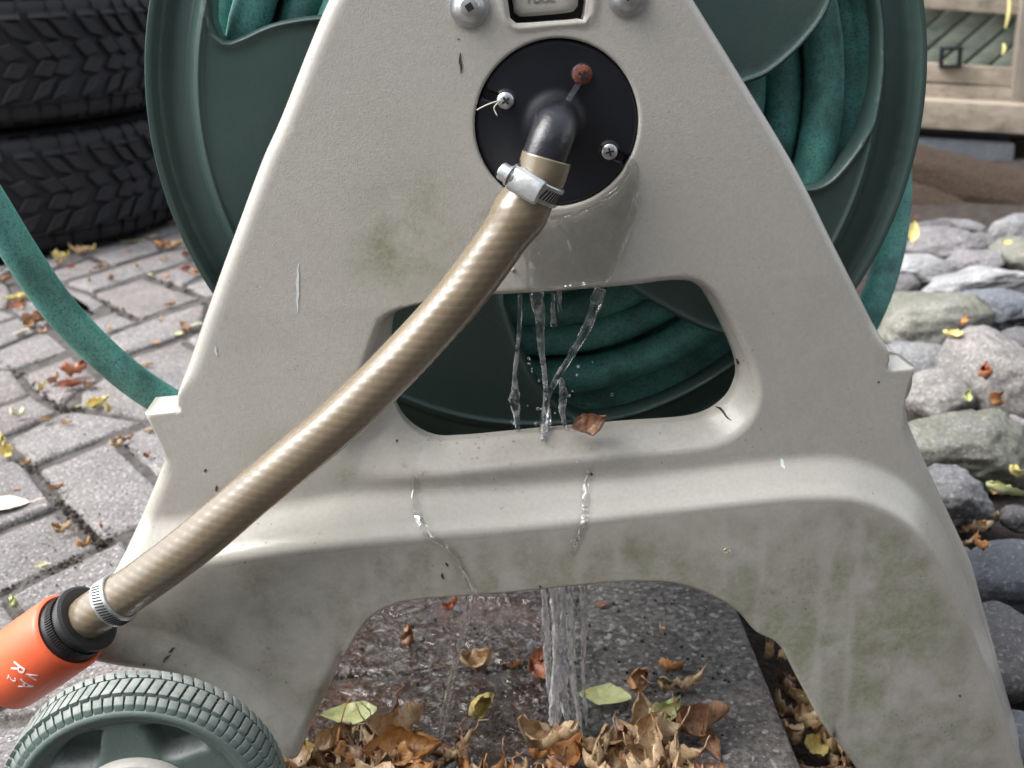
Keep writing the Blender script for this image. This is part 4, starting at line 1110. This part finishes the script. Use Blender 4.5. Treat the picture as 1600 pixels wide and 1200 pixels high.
gl(945, 1092, 'green', 'flat', .75, -.2, 'pale green flat leaf lying at the upper edge of the heap', (.1, .05), 1, .006)
gl(985, 1070, 'orange', 'curl', .65, 1.2, 'amber upright leaf behind the pale green one', (.9, .2), 2, .004)
gl(1050, 1050, 'orange', 'curl', .50, 2.3, 'curled orange leaf on the grey kerb slab above the heap', (.3, .4))
gl(1065, 1080, 'tan', 'roll', .80, .3, 'slender tan twisted leaf right of the amber one on the kerb slab', (.1, 0), 3)
gl(545, 1120, 'green', 'flat', .80, .2, 'pale green leaf at the left end of the heap', (.15, .1), 2, .006)
gl(738, 1112, 'yellow', 'curl', .75, 1.2, 'yellow curled leaf standing at the middle of the heap', (.8, .3), 3, .008)
gl(620, 1145, 'tan', 'curl', 1.0, .3, 'large glossy tan leaf on the left of the heap', (.3, 0), 1, .016)
gl(630, 1180, 'orange', 'curl', .95, .1, 'broad orange-tan leaf at the front left of the heap', (.5, 0), 2, .020)
gl(860, 1165, 'tan', 'roll', 1.0, -.2, 'long pale tan leaf arched over the heap centre', (.2, 0), 2, .018)
gl(1000, 1150, 'tan', 'mid', .95, 1.0, 'broad pinkish tan leaf at the right of the heap', (.7, .1), 0, .020)
gl(1085, 1135, 'brown', 'curl', 1.0, .2, 'crumpled brown leaf at the right tip of the heap', (.4, .2), 1, .008)
gl(1035, 1130, 'green', 'roll', .7, .5, 'narrow pale green leaf on the right of the heap', (.2, 0), 1, .012)
gl(455, 1195, 'yellow', 'mid', .8, .4, 'mustard yellow leaf by the wheel at the tip of the left foot', (.2, 0), 1, .004)
gl(940, 945, 'red', 'flat', .22, .4, 'tiny red leaf scrap on the damp kerb slab')
gl(1035, 985, 'tan', 'roll', .26, 1.9, 'tiny tan curl of leaf on the grey kerb slab')
leaf(on_g(1222, 1030, -.012), 'tan', 'roll', .6, (.8, 1.0, 1.9), 'dry tan leaf standing on edge in the top of the gap', None, 2)
leaf(on_g(1262, 1140, -.025), 'tan', 'curl', .8, (.6, .5, 2.0), 'large dry tan leaf lying over the litter in the gap', None, 1)
leaf(on_g(1268, 1178, -.025), 'yellow', 'mid', .7, (.4, .5, 1.0), 'olive yellow leaf at the bottom of the gap by the kerb slab', None, 1)
# leaf on the window ledge
lp = at(920, 668, -.005)
leaf(lp, 'brown', 'curl', .52, (R(48), R(-12), R(10)), 'curled brown dry leaf perched on the lower edge of the window', None, 0)
heap(24, (30, 330), (372, 520), .001, 'small %s leaf strewn on the pavers in front of the tyres', 'small leaves strewn in front of the tyres', (.25, .6), .001)
# leaves on the pavers, left
G1 = 'pale %s leaf'
LV = [
 (30, 470, 'yellow', 'mid', 1.0, .7, 'pale yellow leaf at the picture edge left of the green hose'), (28, 482, 'red', 'curl', .6, .2, 'small red-brown leaf under the pale yellow one at the left edge'),
 (8, 440, 'brown', 'curl', .6, .2, 'brown curled leaf at the left edge beneath the lower tyre'),
 (52, 508, 'brown', 'curl', 1.1, 1.0, 'crumpled brown leaf left of the hose, darkest of its small clump'), (45, 512, 'tan', 'mid', .8, 2.2, 'tan leaf in the clump left of the hose'),
 (35, 522, 'pale', 'mid', .5, .3, 'round cream leaf beside the tan clump left of the hose'), (68, 522, 'brown', 'roll', .55, 2.8, 'small brown rolled leaf right of the cream one'),
 (120, 588, 'red', 'curl', 1.0, .6, 'red-brown crumpled leaf in the cluster under the hose bend'), (108, 606, 'red', 'mid', .9, .3, 'pinkish brown leaf lowest of the cluster under the hose'),
 (85, 598, 'brown', 'curl', .6, 1.3, 'small brown leaf at the left of the cluster under the hose'), (140, 606, 'brown', 'curl', .7, 2.3, 'dark brown leaf at the right of the cluster under the hose'),
 (65, 610, 'yellow', 'roll', .65, 1.3, 'yellow twisted leaf left of the red-brown cluster'), (155, 635, 'yellow', 'curl', .85, .3, 'bright yellow curled leaf just below the hose'),
 (170, 645, 'yellow', 'roll', .6, 1.7, 'yellow-orange leaf end hooked right of the bright yellow curl'), (125, 634, 'green', 'flat', .35, .2, 'small green leaf scrap beside the bright yellow curl'),
 (28, 655, 'pale', 'roll', .7, .25, 'slim cream-yellow leaf lying flat near the left edge'), (72, 660, 'tan', 'curl', .45, 1.3, 'tan curl, left of two small curls on the paver'), (103, 663, 'tan', 'curl', .42, 0, 'tan curl, right of two small curls on the paver'),
 (5, 690, 'yellow', 'roll', .7, 1.9, 'yellow leaf tip at the left edge by the paver corner'), (15, 712, 'yellow', 'curl', .8, 2.2, 'yellow crinkled leaf below it at the left edge'), (42, 726, 'tan', 'curl', .42, .3, 'small tan leaf at the paver corner beside the crinkled yellow leaf'),
 (195, 690, 'brown', 'roll', .55, .5, 'dark brown stalky leaf on the joint near the left notch'), (182, 702, 'tan', 'roll', .55, .5, 'tan strip leaf lying on the paver near the left notch'), (236, 676, 'tan', 'mid', .45, .1, 'pale orange leaf beside the left notch of the panel'), (232, 715, 'red', 'roll', .4, 1.1, 'reddish twig-like leaf touching the left edge of the panel'),
 (230, 573, 'tan', 'mid', .42, 0, 'cream-tan leaf on the paver right of the hose'), (280, 522, 'green', 'flat', .35, .3, 'small green and brown leaf in the joint beside the panel'), (290, 520, 'brown', 'curl', .4, .3, 'small brown leaf in the joint beside the panel'), (305, 512, 'pale', 'mid', .5, .4, 'cream leaf close against the left edge of the panel'),
 (243, 536, 'orange', 'flat', .3, .3, 'tiny orange leaf on the joint right of the hose'), (155, 420, 'orange', 'mid', .55, .7, 'orange-tan leaf on the paver joint in front of the tyre'), (175, 438, 'brown', 'curl', .5, 1.6, 'dark brown upright leaf right of the orange-tan one'), (113, 418, 'red', 'mid', .55, .6, 'pinkish leaf near the foot of the tyre'),
 (95, 408, 'yellow', 'curl', 1.0, .8, 'yellow-brown leaf clump in front of the lower tyre'), (125, 398, 'tan', 'roll', .9, .1, 'long tan leaf against the lower tyre'), (145, 394, 'yellow', 'roll', .6, .1, 'narrow yellow leaf tip against the lower tyre'),
 (212, 378, 'green', 'flat', .9, .2, 'round yellow-green leaf right of the tyre foot'), (228, 362, 'orange', 'roll', .8, 2.2, 'orange curved leaf leaning at the tyre foot'), (240, 370, 'tan', 'flat', .5, .8, 'small tan leaf beside the curved orange one'),
 (255, 388, 'orange', 'curl', .8, .2, 'golden leaf near the reel rim, left of a tan one'), (275, 388, 'tan', 'curl', .8, .1, 'tan crinkled leaf near the reel rim'), (292, 400, 'brown', 'curl', .75, 1.2, 'brown leaf touching the reel rim in the picture'), (285, 352, 'brown', 'curl', .9, .1, 'brown leaf in shade between tyre and reel rim'), (265, 342, 'tan', 'mid', .7, .1, 'dull tan leaf in shade at the tyre foot'),
 (292, 423, 'red', 'mid', .6, .7, 'orange-red leaf on the paver by the reel rim'), (308, 428, 'orange', 'mid', .6, .2, 'orange leaf right of the orange-red one'), (235, 430, 'green', 'flat', .4, 2.3, 'tiny green leaf at the paver corner'),
 (200, 393, 'red', 'flat', .4, .2, 'dark red small leaf scrap behind the orange-tan leaf'),
 (160, 825, 'brown', 'roll', .45, 1.9, 'small brown curl in the wide joint beside the panel'), (130, 855, 'orange', 'roll', .55, .55, 'rust orange narrow leaf in the joint above the coupler'), (100, 832, 'tan', 'roll', .65, .25, 'wispy tan leaf lying on the paver above the coupler'), (68, 888, 'pale', 'mid', .45, .1, 'small cream leaf on the joint above the coupler'),
 (25, 950, 'green', 'roll', .5, 2.3, 'narrow green leaf in the joint above the orange sleeve'), (90, 765, 'brown', 'curl', .5, .2, 'small brown cup-shaped leaf on the paver corner'), (25, 765, 'red', 'flat', .25, .2, 'tiny reddish leaf scrap on the paver')]
for px, py, kd, st, s, rz, lb in LV: gl(px, py, kd, st, s * (.78 if py > 600 else .98), rz, lb, (rnd.uniform(-.2, .2), rnd.uniform(-.2, .2)), None, .0015)
# the big pale leaf, lower left
lf = bpy.data.objects.new('fallen_leaf', leaf_mesh(4.2, .22, .062, .50)); lf.data.materials.append(M_LEAF['pale']); link(lf)
lf.location = on_g(5, 792, .003); lf.rotation_euler = (R(4), R(-2), R(196)); tag(lf, 'large cream-white leaf with its stalk, lying at the left edge above the coupler', 'leaf')
# crumbs of soil in joints
bm_ = bmesh.new()
def crumb(p, r_):
    v = bmesh.ops.create_icosphere(bm_, subdivisions=1, radius=r_, matrix=Matrix.Translation(p))['verts']
    for q in v: q.co += Vector((rnd.uniform(-1, 1), rnd.uniform(-1, 1), rnd.uniform(-1, 1))) * r_ * .35
JN = [((90, 783), (160, 852), 150, .0022), ((0, 925), (156, 857), 60, .0014), ((30, 580), (95, 640), 90, .0022), ((50, 727), (95, 785), 60, .0015), ((145, 463), (215, 502), 70, .0022), ((230, 430), (317, 467), 70, .0022), ((0, 560), (30, 590), 40, .002), ((175, 686), (232, 715), 40, .0016), ((95, 640), (125, 640), 60, .0022), ((85, 888), (125, 872), 50, .0018), ((150, 852), (180, 838), 60, .002), ((145, 400), (175, 415), 30, .002), ((40, 725), (50, 735), 25, .0022)]
for a, b2, n_, s_ in JN:
    for k in range(n_):
        t = rnd.random(); px, py = a[0] + (b2[0] - a[0]) * t + rnd.gauss(0, 5), a[1] + (b2[1] - a[1]) * t + rnd.gauss(0, 3)
        crumb(on_g(px, py, rnd.uniform(-.005, .0005)), s_ * rnd.uniform(.25, 1.1) * .8)
for k in range(260):
    p = on_g(rnd.uniform(0, 330), rnd.uniform(390, 930), .0004); crumb(p, rnd.uniform(.0003, .0010))
for k in range(260):
    p = on_g(rnd.uniform(480, 1150), rnd.uniform(930, 1180), .0004); crumb(p, rnd.uniform(.0003, .0012))
tag(obj('soil_crumbs', bm_, M_SOIL, smooth=False), 'crumbs of dark soil in the paver joints', 'soil', kind='stuff')
# marks on the panel
def mark(px0, py0, px1, py1, wd, mat, name='mark'):
    a, b2 = np.array(uw(px0, py0)), np.array(uw(px1, py1)); n_ = 8; V = []; t = b2 - a; nn = np.array([-t[1], t[0]]); nn /= np.linalg.norm(nn)
    for i in range(n_ + 1):
        q = i / n_; w2 = wd * math.sin(math.pi * min(.97, max(.03, q))) ** .6; c = a + t * q + nn * wd * .5 * rnd.uniform(-1, 1)
        for s_ in (-1, 1): p = c + nn * w2 * s_; V.append((p[0], p[1]))
    H = panel_h(np.array(V)); V = [fr(p[0], p[1], h + .00025) - CL for p, h in zip(V, H)]
    o = obj(name, mesh(name, V, [(2 * i, 2 * i + 1, 2 * i + 3, 2 * i + 2) for i in range(n_)]), mat); o.parent = cart
M_SCR = simple('pale_scuff', (.62, .68, .66), (.7, .74, .72), 200, .6)
M_DRT = simple('dirt_fleck', (.05, .035, .025), (.09, .06, .04), 200, .8)
mark(466, 412, 465, 488, .0006, M_SCR, 'scuff_mark'); mark(336, 540, 339, 556, .0005, M_SCR, 'scuff_mark'); mark(1219, 716, 1222, 728, .0009, M_SCR, 'scuff_mark')
for a in ((719, 82, 721, 115), (716, 62, 717, 60), (322, 732, 320, 738), (339, 758, 338, 768), (572, 662, 574, 672), (618, 696, 620, 700), (1125, 645, 1147, 664), (1371, 596, 1374, 598), (923, 738, 925, 743), (268, 1000, 278, 992), (276, 990, 284, 984), (1480, 1060, 1482, 1064), (696, 856, 700, 862), (690, 872, 692, 882), (838, 892, 842, 896), (1160, 572, 1163, 582), (240, 1000, 242, 1003)):
    mark(*a, .00055, M_DRT, 'dirt_fleck')

# thread caught on the left screw
for q in (((778, 158), (765, 162), (752, 168), (745, 172)), ((779, 159), (772, 168), (774, 175), (777, 181))):
    x = tube('frayed_thread', path3([at(a, b2, .0008) for a, b2 in q], .0008), .00025, 6, M_LEAF['pale']); cobj(x)
cobj(lathe('nub', [(.0001, .0012), (.0008, .0008), (.0011, 0)], 16, at(801, 421, .0), PN, PU, M_PANEL))
tg2 = leaf(at(1135, 858, FW + .0005), 'pale', 'curl', .12, (R(90), .5, 0), 'tiny pale plant scrap stuck on the beam of the panel', None, 1)
leaf(at(316, 803, .006), 'red', 'curl', .16, (R(60), .2, 0), 'tiny dark red leaf piece on the shoulder of the beam behind the tan hose', None, 1)

# ================================================================ tyres
def tyre(c, zb, rot, label):
    RT, WT = .318, .205; t = tag(empty('car_tyre', (c[0], c[1], zb)), label, 'tyre', 'stacked winter tyres')
    pf = [(RT * .60, .028), (RT * .64, .010), (RT * .78, .000), (RT * .90, .006), (RT * .955, .020), (RT * .958, .036), (RT * .960, WT / 2), (RT * .958, WT - .036), (RT * .955, WT - .020), (RT * .90, WT - .006), (RT * .78, WT), (RT * .64, WT - .010), (RT * .60, WT - .028)]
    x = lathe('carcass', pf, 120, O0, Vector((0, 0, 1)), Vector((1, 0, 0)), M_TYRE, None, 50); x.parent = t
    bm_ = bmesh.new(); NBk = 48
    def block(a, aw, z, zh, sk, lean, rr=None, taper=1):
        rr = rr or (RT * .985)
        cs = []
        for s_, q in ((-1, -1), (1, -1), (1, 1), (-1, 1)):
            for h_ in (0, 1):
                pass
        vs = []
        for h_ in (0, 1):
            for s_, q in ((-1, -1), (1, -1), (1, 1), (-1, 1)):
                aa = a + s_ * aw + q * sk; zz = z + q * zh + s_ * lean; r2 = rr - .014 + h_ * .0145 - h_ * .55 * max(0, abs(zz - WT / 2) - .066) - h_ * 9 * max(0, abs(zz - WT / 2) - .078) ** 1.5 * 1
                vs.append(bm_.verts.new((r2 * math.cos(aa), r2 * math.sin(aa), zz)))
        for f in ((4, 5, 6, 7), (0, 1, 5, 4), (1, 2, 6, 5), (2, 3, 7, 6), (3, 0, 4, 7)): bm_.faces.new([vs[i] for i in f])
    for k in range(NBk):
        a = 2 * math.pi * (k + .15 * math.sin(k * 2.1)) / NBk; aw = math.pi / NBk * .76
        for m_ in (0, 1):
            f_ = 1 if m_ else -1
            block(a + m_ * .02, aw, WT / 2 + f_ * .078, .017, 0 * f_, .0)
            block(a + f_ * .028 + .01, aw * .86, WT / 2 + f_ * .044, .0135, -f_ * .030, -.004 * f_)
            block(a - f_ * .01, aw * .80, WT / 2 + f_ * .0135, .0105, -f_ * .026, .003 * f_)
    bmesh.ops.recalc_face_normals(bm_, faces=bm_.faces)
    bmesh.ops.bevel(bm_, geom=[e for e in bm_.edges if not e.is_boundary], offset=.0013, segments=1, affect='EDGES')
    x = obj('tread', bm_, M_TYRE, None, smooth=False); x.parent = t; t.rotation_euler = (0, 0, rot); return t
tc = Vector((-.90, 2.03))
tyre(tc, .0, .1, 'black winter tyre with blocky tread, lying at the bottom of the stack on the pavers')
tyre(tc + Vector((.012, .0)), .206, 1.3, 'black winter tyre with v-shaped tread, second from the ground in the stack')
tyre(tc + Vector((-.01, .01)), .412, 2.1, 'black tyre at the top of the stack, only its lower sidewall in view')

# ================================================================ river stones on the right
def stone(px, py, wpx, hpx, mk, label, rz=0.0, blocky=0.0, z=-.01, name='river_stone', sd=None, tall=None):
    sd = sd or (px * .37 + py * .11); p = on_g(px, py + hpx * .10, .0)
    dep = (p - CAM).dot(_fw); a = wpx / F_PX * dep / 2
    # apparent height comes from the stone's height and its depth on the ground
    el = math.atan2(CAM_H, p.y); hh = hpx / F_PX * dep / 2
    hz = hh * .85 if tall is None else tall; by = max(a * .5, min(a * 1.2, (hh - hz * math.cos(el) * .75) / max(.2, math.sin(el)) + .25 * hh))
    bm_ = bmesh.new(); bmesh.ops.create_icosphere(bm_, subdivisions=5, radius=1)
    rs = random.Random(int(sd * 100)); cuts = []
    if blocky > 0:
        for k in range(9):
            d = Vector((rs.gauss(0, 1), rs.gauss(0, 1), rs.gauss(0, .8))).normalized(); cuts.append((d, rs.uniform(.62, .88)))
    for v in bm_.verts:
        c = v.co.copy()
        e = 1 + .6 * blocky; m_ = (abs(c.x) ** (2 * e) + abs(c.y) ** (2 * e) + abs(c.z) ** (2 * e)) ** (1 / (2 * e)); c = c / m_
        for d, q in cuts:
            s_ = c.dot(d)
            if s_ > q: c -= d * (s_ - q) * (.35 + .6 * blocky)
        n1 = noise.noise(c * 1.3 + Vector((sd, 0, 0))); n2 = noise.fractal(c * 4 + Vector((0, sd, 0)), .9, 2, 4)
        c *= 1 + .16 * n1 + (.03 + .06 * blocky) * n2
        v.co = Vector((c.x * a, c.y * by, c.z * hz))
    o = obj(name, bm_, M_ST[mk]); o.location = (p.x, p.y, max(z, z) + hz * .55); o.rotation_euler = (rs.uniform(-.1, .1), rs.uniform(-.1, .1), rz)
    return tag(o, label, 'stone', None)
ST = [
 (1470, 362, 110, 62, 'v', 'flat violet-grey stone touching the reel rim, at the back beside the upright yellow leaf', .1, .4),
 (1445, 398, 90, 48, 'w', 'small white-speckled stone at the left end of the long pale slab', .2, .5),
 (1530, 418, 190, 62, 'w', 'long pale white-veined slab stone near the brown rolls', .03, .7),
 (1530, 386, 66, 46, 'v', 'small pointed violet stone behind the long pale slab', .6, .9),
 (1538, 355, 60, 36, 'd', 'small dark stone half hidden at the foot of the brown rolls', .2, .5),
 (1590, 350, 70, 80, 'g', 'grey stone at the right picture edge against the brown rolls', .5, .6),
 (1592, 372, 80, 56, 'm', 'pale green mossy stone at the right edge in front of the rolls', 0, .3),
 (1455, 478, 165, 100, 'm', 'big mottled greenish stone beside the hanging green hose', .03, .55),
 (1415, 415, 40, 34, 'd', 'small dark stone squeezed beside the green hose', 0, .3),
 (1560, 455, 105, 70, 'b', 'blue-grey angular stone right of the big mottled one', -.1, .6),
 (1440, 532, 130, 62, 'g', 'smooth flat grey-green oval stone above the white-speckled egg-shaped one', -.05, .1),
 (1560, 565, 140, 160, 'p', 'large pinkish rounded boulder at the right edge', .7, .45),
 (1470, 583, 95, 78, 'p', 'white and lilac egg-shaped stone next to the right notch', -.35, .0),
 (1510, 668, 190, 118, 'm', 'large moss-topped stone with a dark underside in the middle of the bed', -.05, .7),
 (1490, 742, 110, 108, 'g', 'speckled blue-grey angular stone against the right edge of the panel', .5, .85),
 (1500, 832, 52, 62, 'v', 'small violet pebble beside the panel under the speckled angular stone', 0, 0),
 (1575, 850, 130, 108, 'b', 'smooth slate-blue round stone near the right edge', .1, .05),
 (1570, 975, 150, 150, 'd', 'smooth dark grey rounded stone at the right edge beside the panel leg', .1, .15),
 (1600, 1100, 120, 110, 'b', 'dark bluish stone at the lower right corner of the bed', .1, .1),
 (1600, 500, 60, 46, 'd', 'dark little stone under the blue-grey angular one at the right edge', 0, .3),
 (1598, 640, 50, 70, 'v', 'brownish stone tucked below the pinkish boulder', 0, .4),
 (1590, 760, 50, 40, 'd', 'dark stone showing between moss-topped and slate-blue stones', 0, .3),
 (1450, 338, 90, 36, 'd', 'dark stone at the back against the lower fibre roll', .1, .4), (1500, 332, 70, 30, 'g', 'small grey stone at the back against the fibre roll', .1, .5),
 (1690, 480, 130, 100, 'g', 'grey stone just outside the right side of the bed', .3, .4), (1700, 620, 140, 120, 'm', 'mossy stone just outside the right side', .3, .4), (1710, 800, 160, 130, 'g', 'grey boulder just outside the right side', .3, .3), (1720, 980, 170, 150, 'p', 'pink stone just outside the right side', .3, .3),
 (1325, 1192, 70, 60, 'w', 'small white-marked pebble at the foot of the right leg', 0, .1)]
for s in ST: stone(s[0], s[1], s[2] * 1.12, s[3] * 1.12, s[4], s[5], s[6] if len(s) > 6 else 0, s[7] if len(s) > 7 else .2, z=-.03 if s[1] < 1150 else -.045)
# litter between the stones
heap(45, (1400, 1600), (340, 900), .01, 'small %s leaf lying in a gap between the stones', 'leaf litter between the river stones', (.3, .65), -.038)
for px, py, kd, st, s, lb, rx in ((1428, 362, 'yellow', 'flat', .95, 'bright yellow leaf standing up behind the white-speckled stone', 1.3), (1488, 528, 'yellow', 'mid', .75, 'yellow leaf lying on the grey-green oval stone', .2), (1500, 505, 'orange', 'roll', .7, 'orange curled leaf against the pinkish boulder', .9),
   (1535, 590, 'red', 'curl', 1.0, 'red-brown crumpled leaf between egg-shaped stone and boulder', .3), (1508, 622, 'green', 'mid', .6, 'small bright green leaves on top of the moss-topped stone', .6), (1555, 635, 'orange', 'curl', .8, 'orange leaf in the gap right of the moss-topped stone', .3), (1585, 745, 'yellow', 'curl', .7, 'yellow-green curled leaf between moss-topped and slate-blue stones', .7), (1570, 775, 'green', 'mid', .9, 'green leaf under the yellow-green curl among the stones', .3), (1528, 828, 'tan', 'curl', .7, 'tan leaf in the gap left of the slate-blue stone', .4), (1525, 855, 'orange', 'roll', .6, 'orange-brown leaf right of the small violet pebble', .4), (1575, 380, 'yellow', 'flat', .5, 'small yellow leaf at the foot of the mossy stone at the back', .2)):
    leaf(on_g(px, py, .03 if rx > 1 or 'on ' in lb else .015), kd, st, s * .8, (rx, rnd.uniform(-.3, .3), rnd.uniform(0, 3)) if rx < 1 else (0, R(-80), R(60)), lb)

# ================================================================ timber and fence at the back right
FY = 2.55
def fb(x0, y0, x1, y1, Y0, Y1, th): 
    pass
fence = tag(empty('lattice_fence', on_y(1560, 200, FY)), 'weathered timber fence with green diagonal lattice slats and a square post', 'fence')
FL = Vector(fence.location)
# fence plane: right end nearer
FE = Vector((math.cos(R(-16)), math.sin(R(-16)), 0)); FN = Vector((FE.y, -FE.x, 0))
FO = on_y(1520, 160, FY)
def onf(px, py, d=0.0):
    dd = ray(px, py); o = FO + FN * d; return CAM + dd * ((o - CAM).dot(FN) / dd.dot(FN))
def board(name, pa, pb, half_h, th, d, mat, par=fence):
    a, b2 = onf(*pa, d), onf(*pb, d); c = (a + b2) / 2; e = (b2 - a) / 2; up = FN.cross(e).normalized()
    if up.z < 0: up = -up
    o = boxo(name, c, e, up * half_h, FN * th, mat, None, .003, 'auto')
    o.parent = par; o.location = Vector(o.location) - FL; return o
Rr = 2.62 / F_PX
board('top_board', (1180, -25), (1600, 4), .026, .012, .02, M_WOOD)
for k in range(-3, 12):
    x0 = 1235 + k * 42; board('slat', (x0, 135), (x0 + 150, 5), .0168, .006, -.012 - (.0 if k % 2 else .002), M_LATT)
board('rail', (1170, 93), (1600, 122), .020, .018, .020, M_WOOD); board('rail', (1170, 130), (1600, 152), .020, .018, .026, M_WOOD)
bmz = board('beam', (1170, 158), (1640, 186), .030, .05, .075, M_WOOD)
a = onf(1612, -60, .03); b2 = onf(1612, 168, .03); c = (a + b2) / 2
o = boxo('post', c, FE * .032, Vector((0, 0, abs(a.z - b2.z) / 2)), FN * .03, M_WOODP, None, .004, 'auto'); o.parent = fence; o.location = Vector(o.location) - FL
p1, p2 = onf(1180, 222, .05), onf(1578, 246, .05); c = (p1 + p2) / 2
tag(boxo('concrete_block', (c.x, c.y, c.z), (p2 - p1) / 2, (0, 0, .040), FN * .06, M_ST['b'], None, .008, 'auto'), 'blue-grey stone block under the fence beam', 'stone block')
tag(boxo('gap_backing', FO - FN * .12 + Vector((0, 0, .1)), FE * 1.6, Vector((0, 0, .45)), FN * .01, M_GAP_SHADE, None, 0, 'auto'), 'dark backing added behind the lattice fence to shade its gaps', 'board')  # near-black backing added so the lattice gaps read as shade
p1 = onf(1600, 250, .02); tag(boxo('dark_block', (p1.x + .02, p1.y, p1.z), FE * .05, (0, 0, .05), FN * .04, M_COIR, None, .006, 'auto'), 'dark block right of the blue-grey block', 'block')  # dark block filling the spot below the post
# small dark lantern frame standing on the rail
ln = tag(empty('lantern', onf(1483, 104, .045)), 'small dark square metal lantern standing on the fence rail', 'lantern'); Lc = Vector(ln.location)
for dx in (-.019, .019):
    for dn in (0, .03):
        x = boxo('frame_bar', FE * dx + Vector((0, 0, .018)) + FN * dn, FE * .003, (0, 0, .020), FN * .003, M_BLACK); x.parent = ln
x = boxo('cap', Vector((0, 0, .040)) + FN * .015, FE * .023, (0, 0, .003), FN * .019, M_BLACK, None, .001); x.parent = ln
x = boxo('base', Vector((0, 0, 0.002)) + FN * .015, FE * .023, (0, 0, .003), FN * .019, M_BLACK, None, .001); x.parent = ln
# rolls of matted fibre
def roll(pa, pb, r_, ya, yb, label, sd):
    a, b2 = on_y(*pa, ya), on_y(*pb, yb); P = path3([a, a + (b2 - a) * .5 + Vector((0, 0, .003)), b2], .012)
    o = tube('fibre_roll', P, r_, 40, M_COIR, None, rfun=lambda s, a_, i: .004 * noise.fractal(Vector((s * 12, math.cos(a_) * 2 + sd, math.sin(a_) * 2)), .8, 2, 5) + .0015 * noise.noise(Vector((s * 90, math.cos(a_) * 12 + sd, math.sin(a_) * 12))))
    return tag(o, label, 'roll')
roll((1250, 222), (1680, 336), .049, 2.22, 1.95, 'upper brown matted fibre roll lying behind the stones', 1)
roll((1250, 292), (1640, 385), .054, 2.12, 1.98, 'lower brown matted fibre roll partly under the upper one', 4)
# thin yellow-green grass blades by the post
for (xa, ya, xb, yb, lb) in ((1577, -10, 1571, 45, 'thin yellow-green leaf blade hanging by the top of the post'), (1568, 68, 1566, 86, 'short yellow leaf tip caught on the lattice by the post')):
    a, b2 = onf(xa, ya, .08), onf(xb, yb, .08); P = path3([a, (a + b2) / 2 + FE * .004, b2], .004)
    tag(tube('grass_blade', P, lambda t: .0016 + .003 * math.sin(math.pi * t), 6, M_LEAF['yellow']), lb, 'leaf')

# ================================================================ unseen wall added behind the camera to shade the near side
hw = tag(empty('shade_wall', (1.0, -1.5, 0)), 'grey boarded wall added out of view behind the camera to shade the cart', 'shade wall')
M_SHADE_WALL = wood_mat('grey_shade_wall', (.20, .205, .215), (.26, .265, .28))
for k in range(15):
    x = boxo('board', (0, 0, .085 + k * .16), (3.2, 0, 0), (0, .010, .003), (0, -.003, .0785), M_SHADE_WALL); x.parent = hw
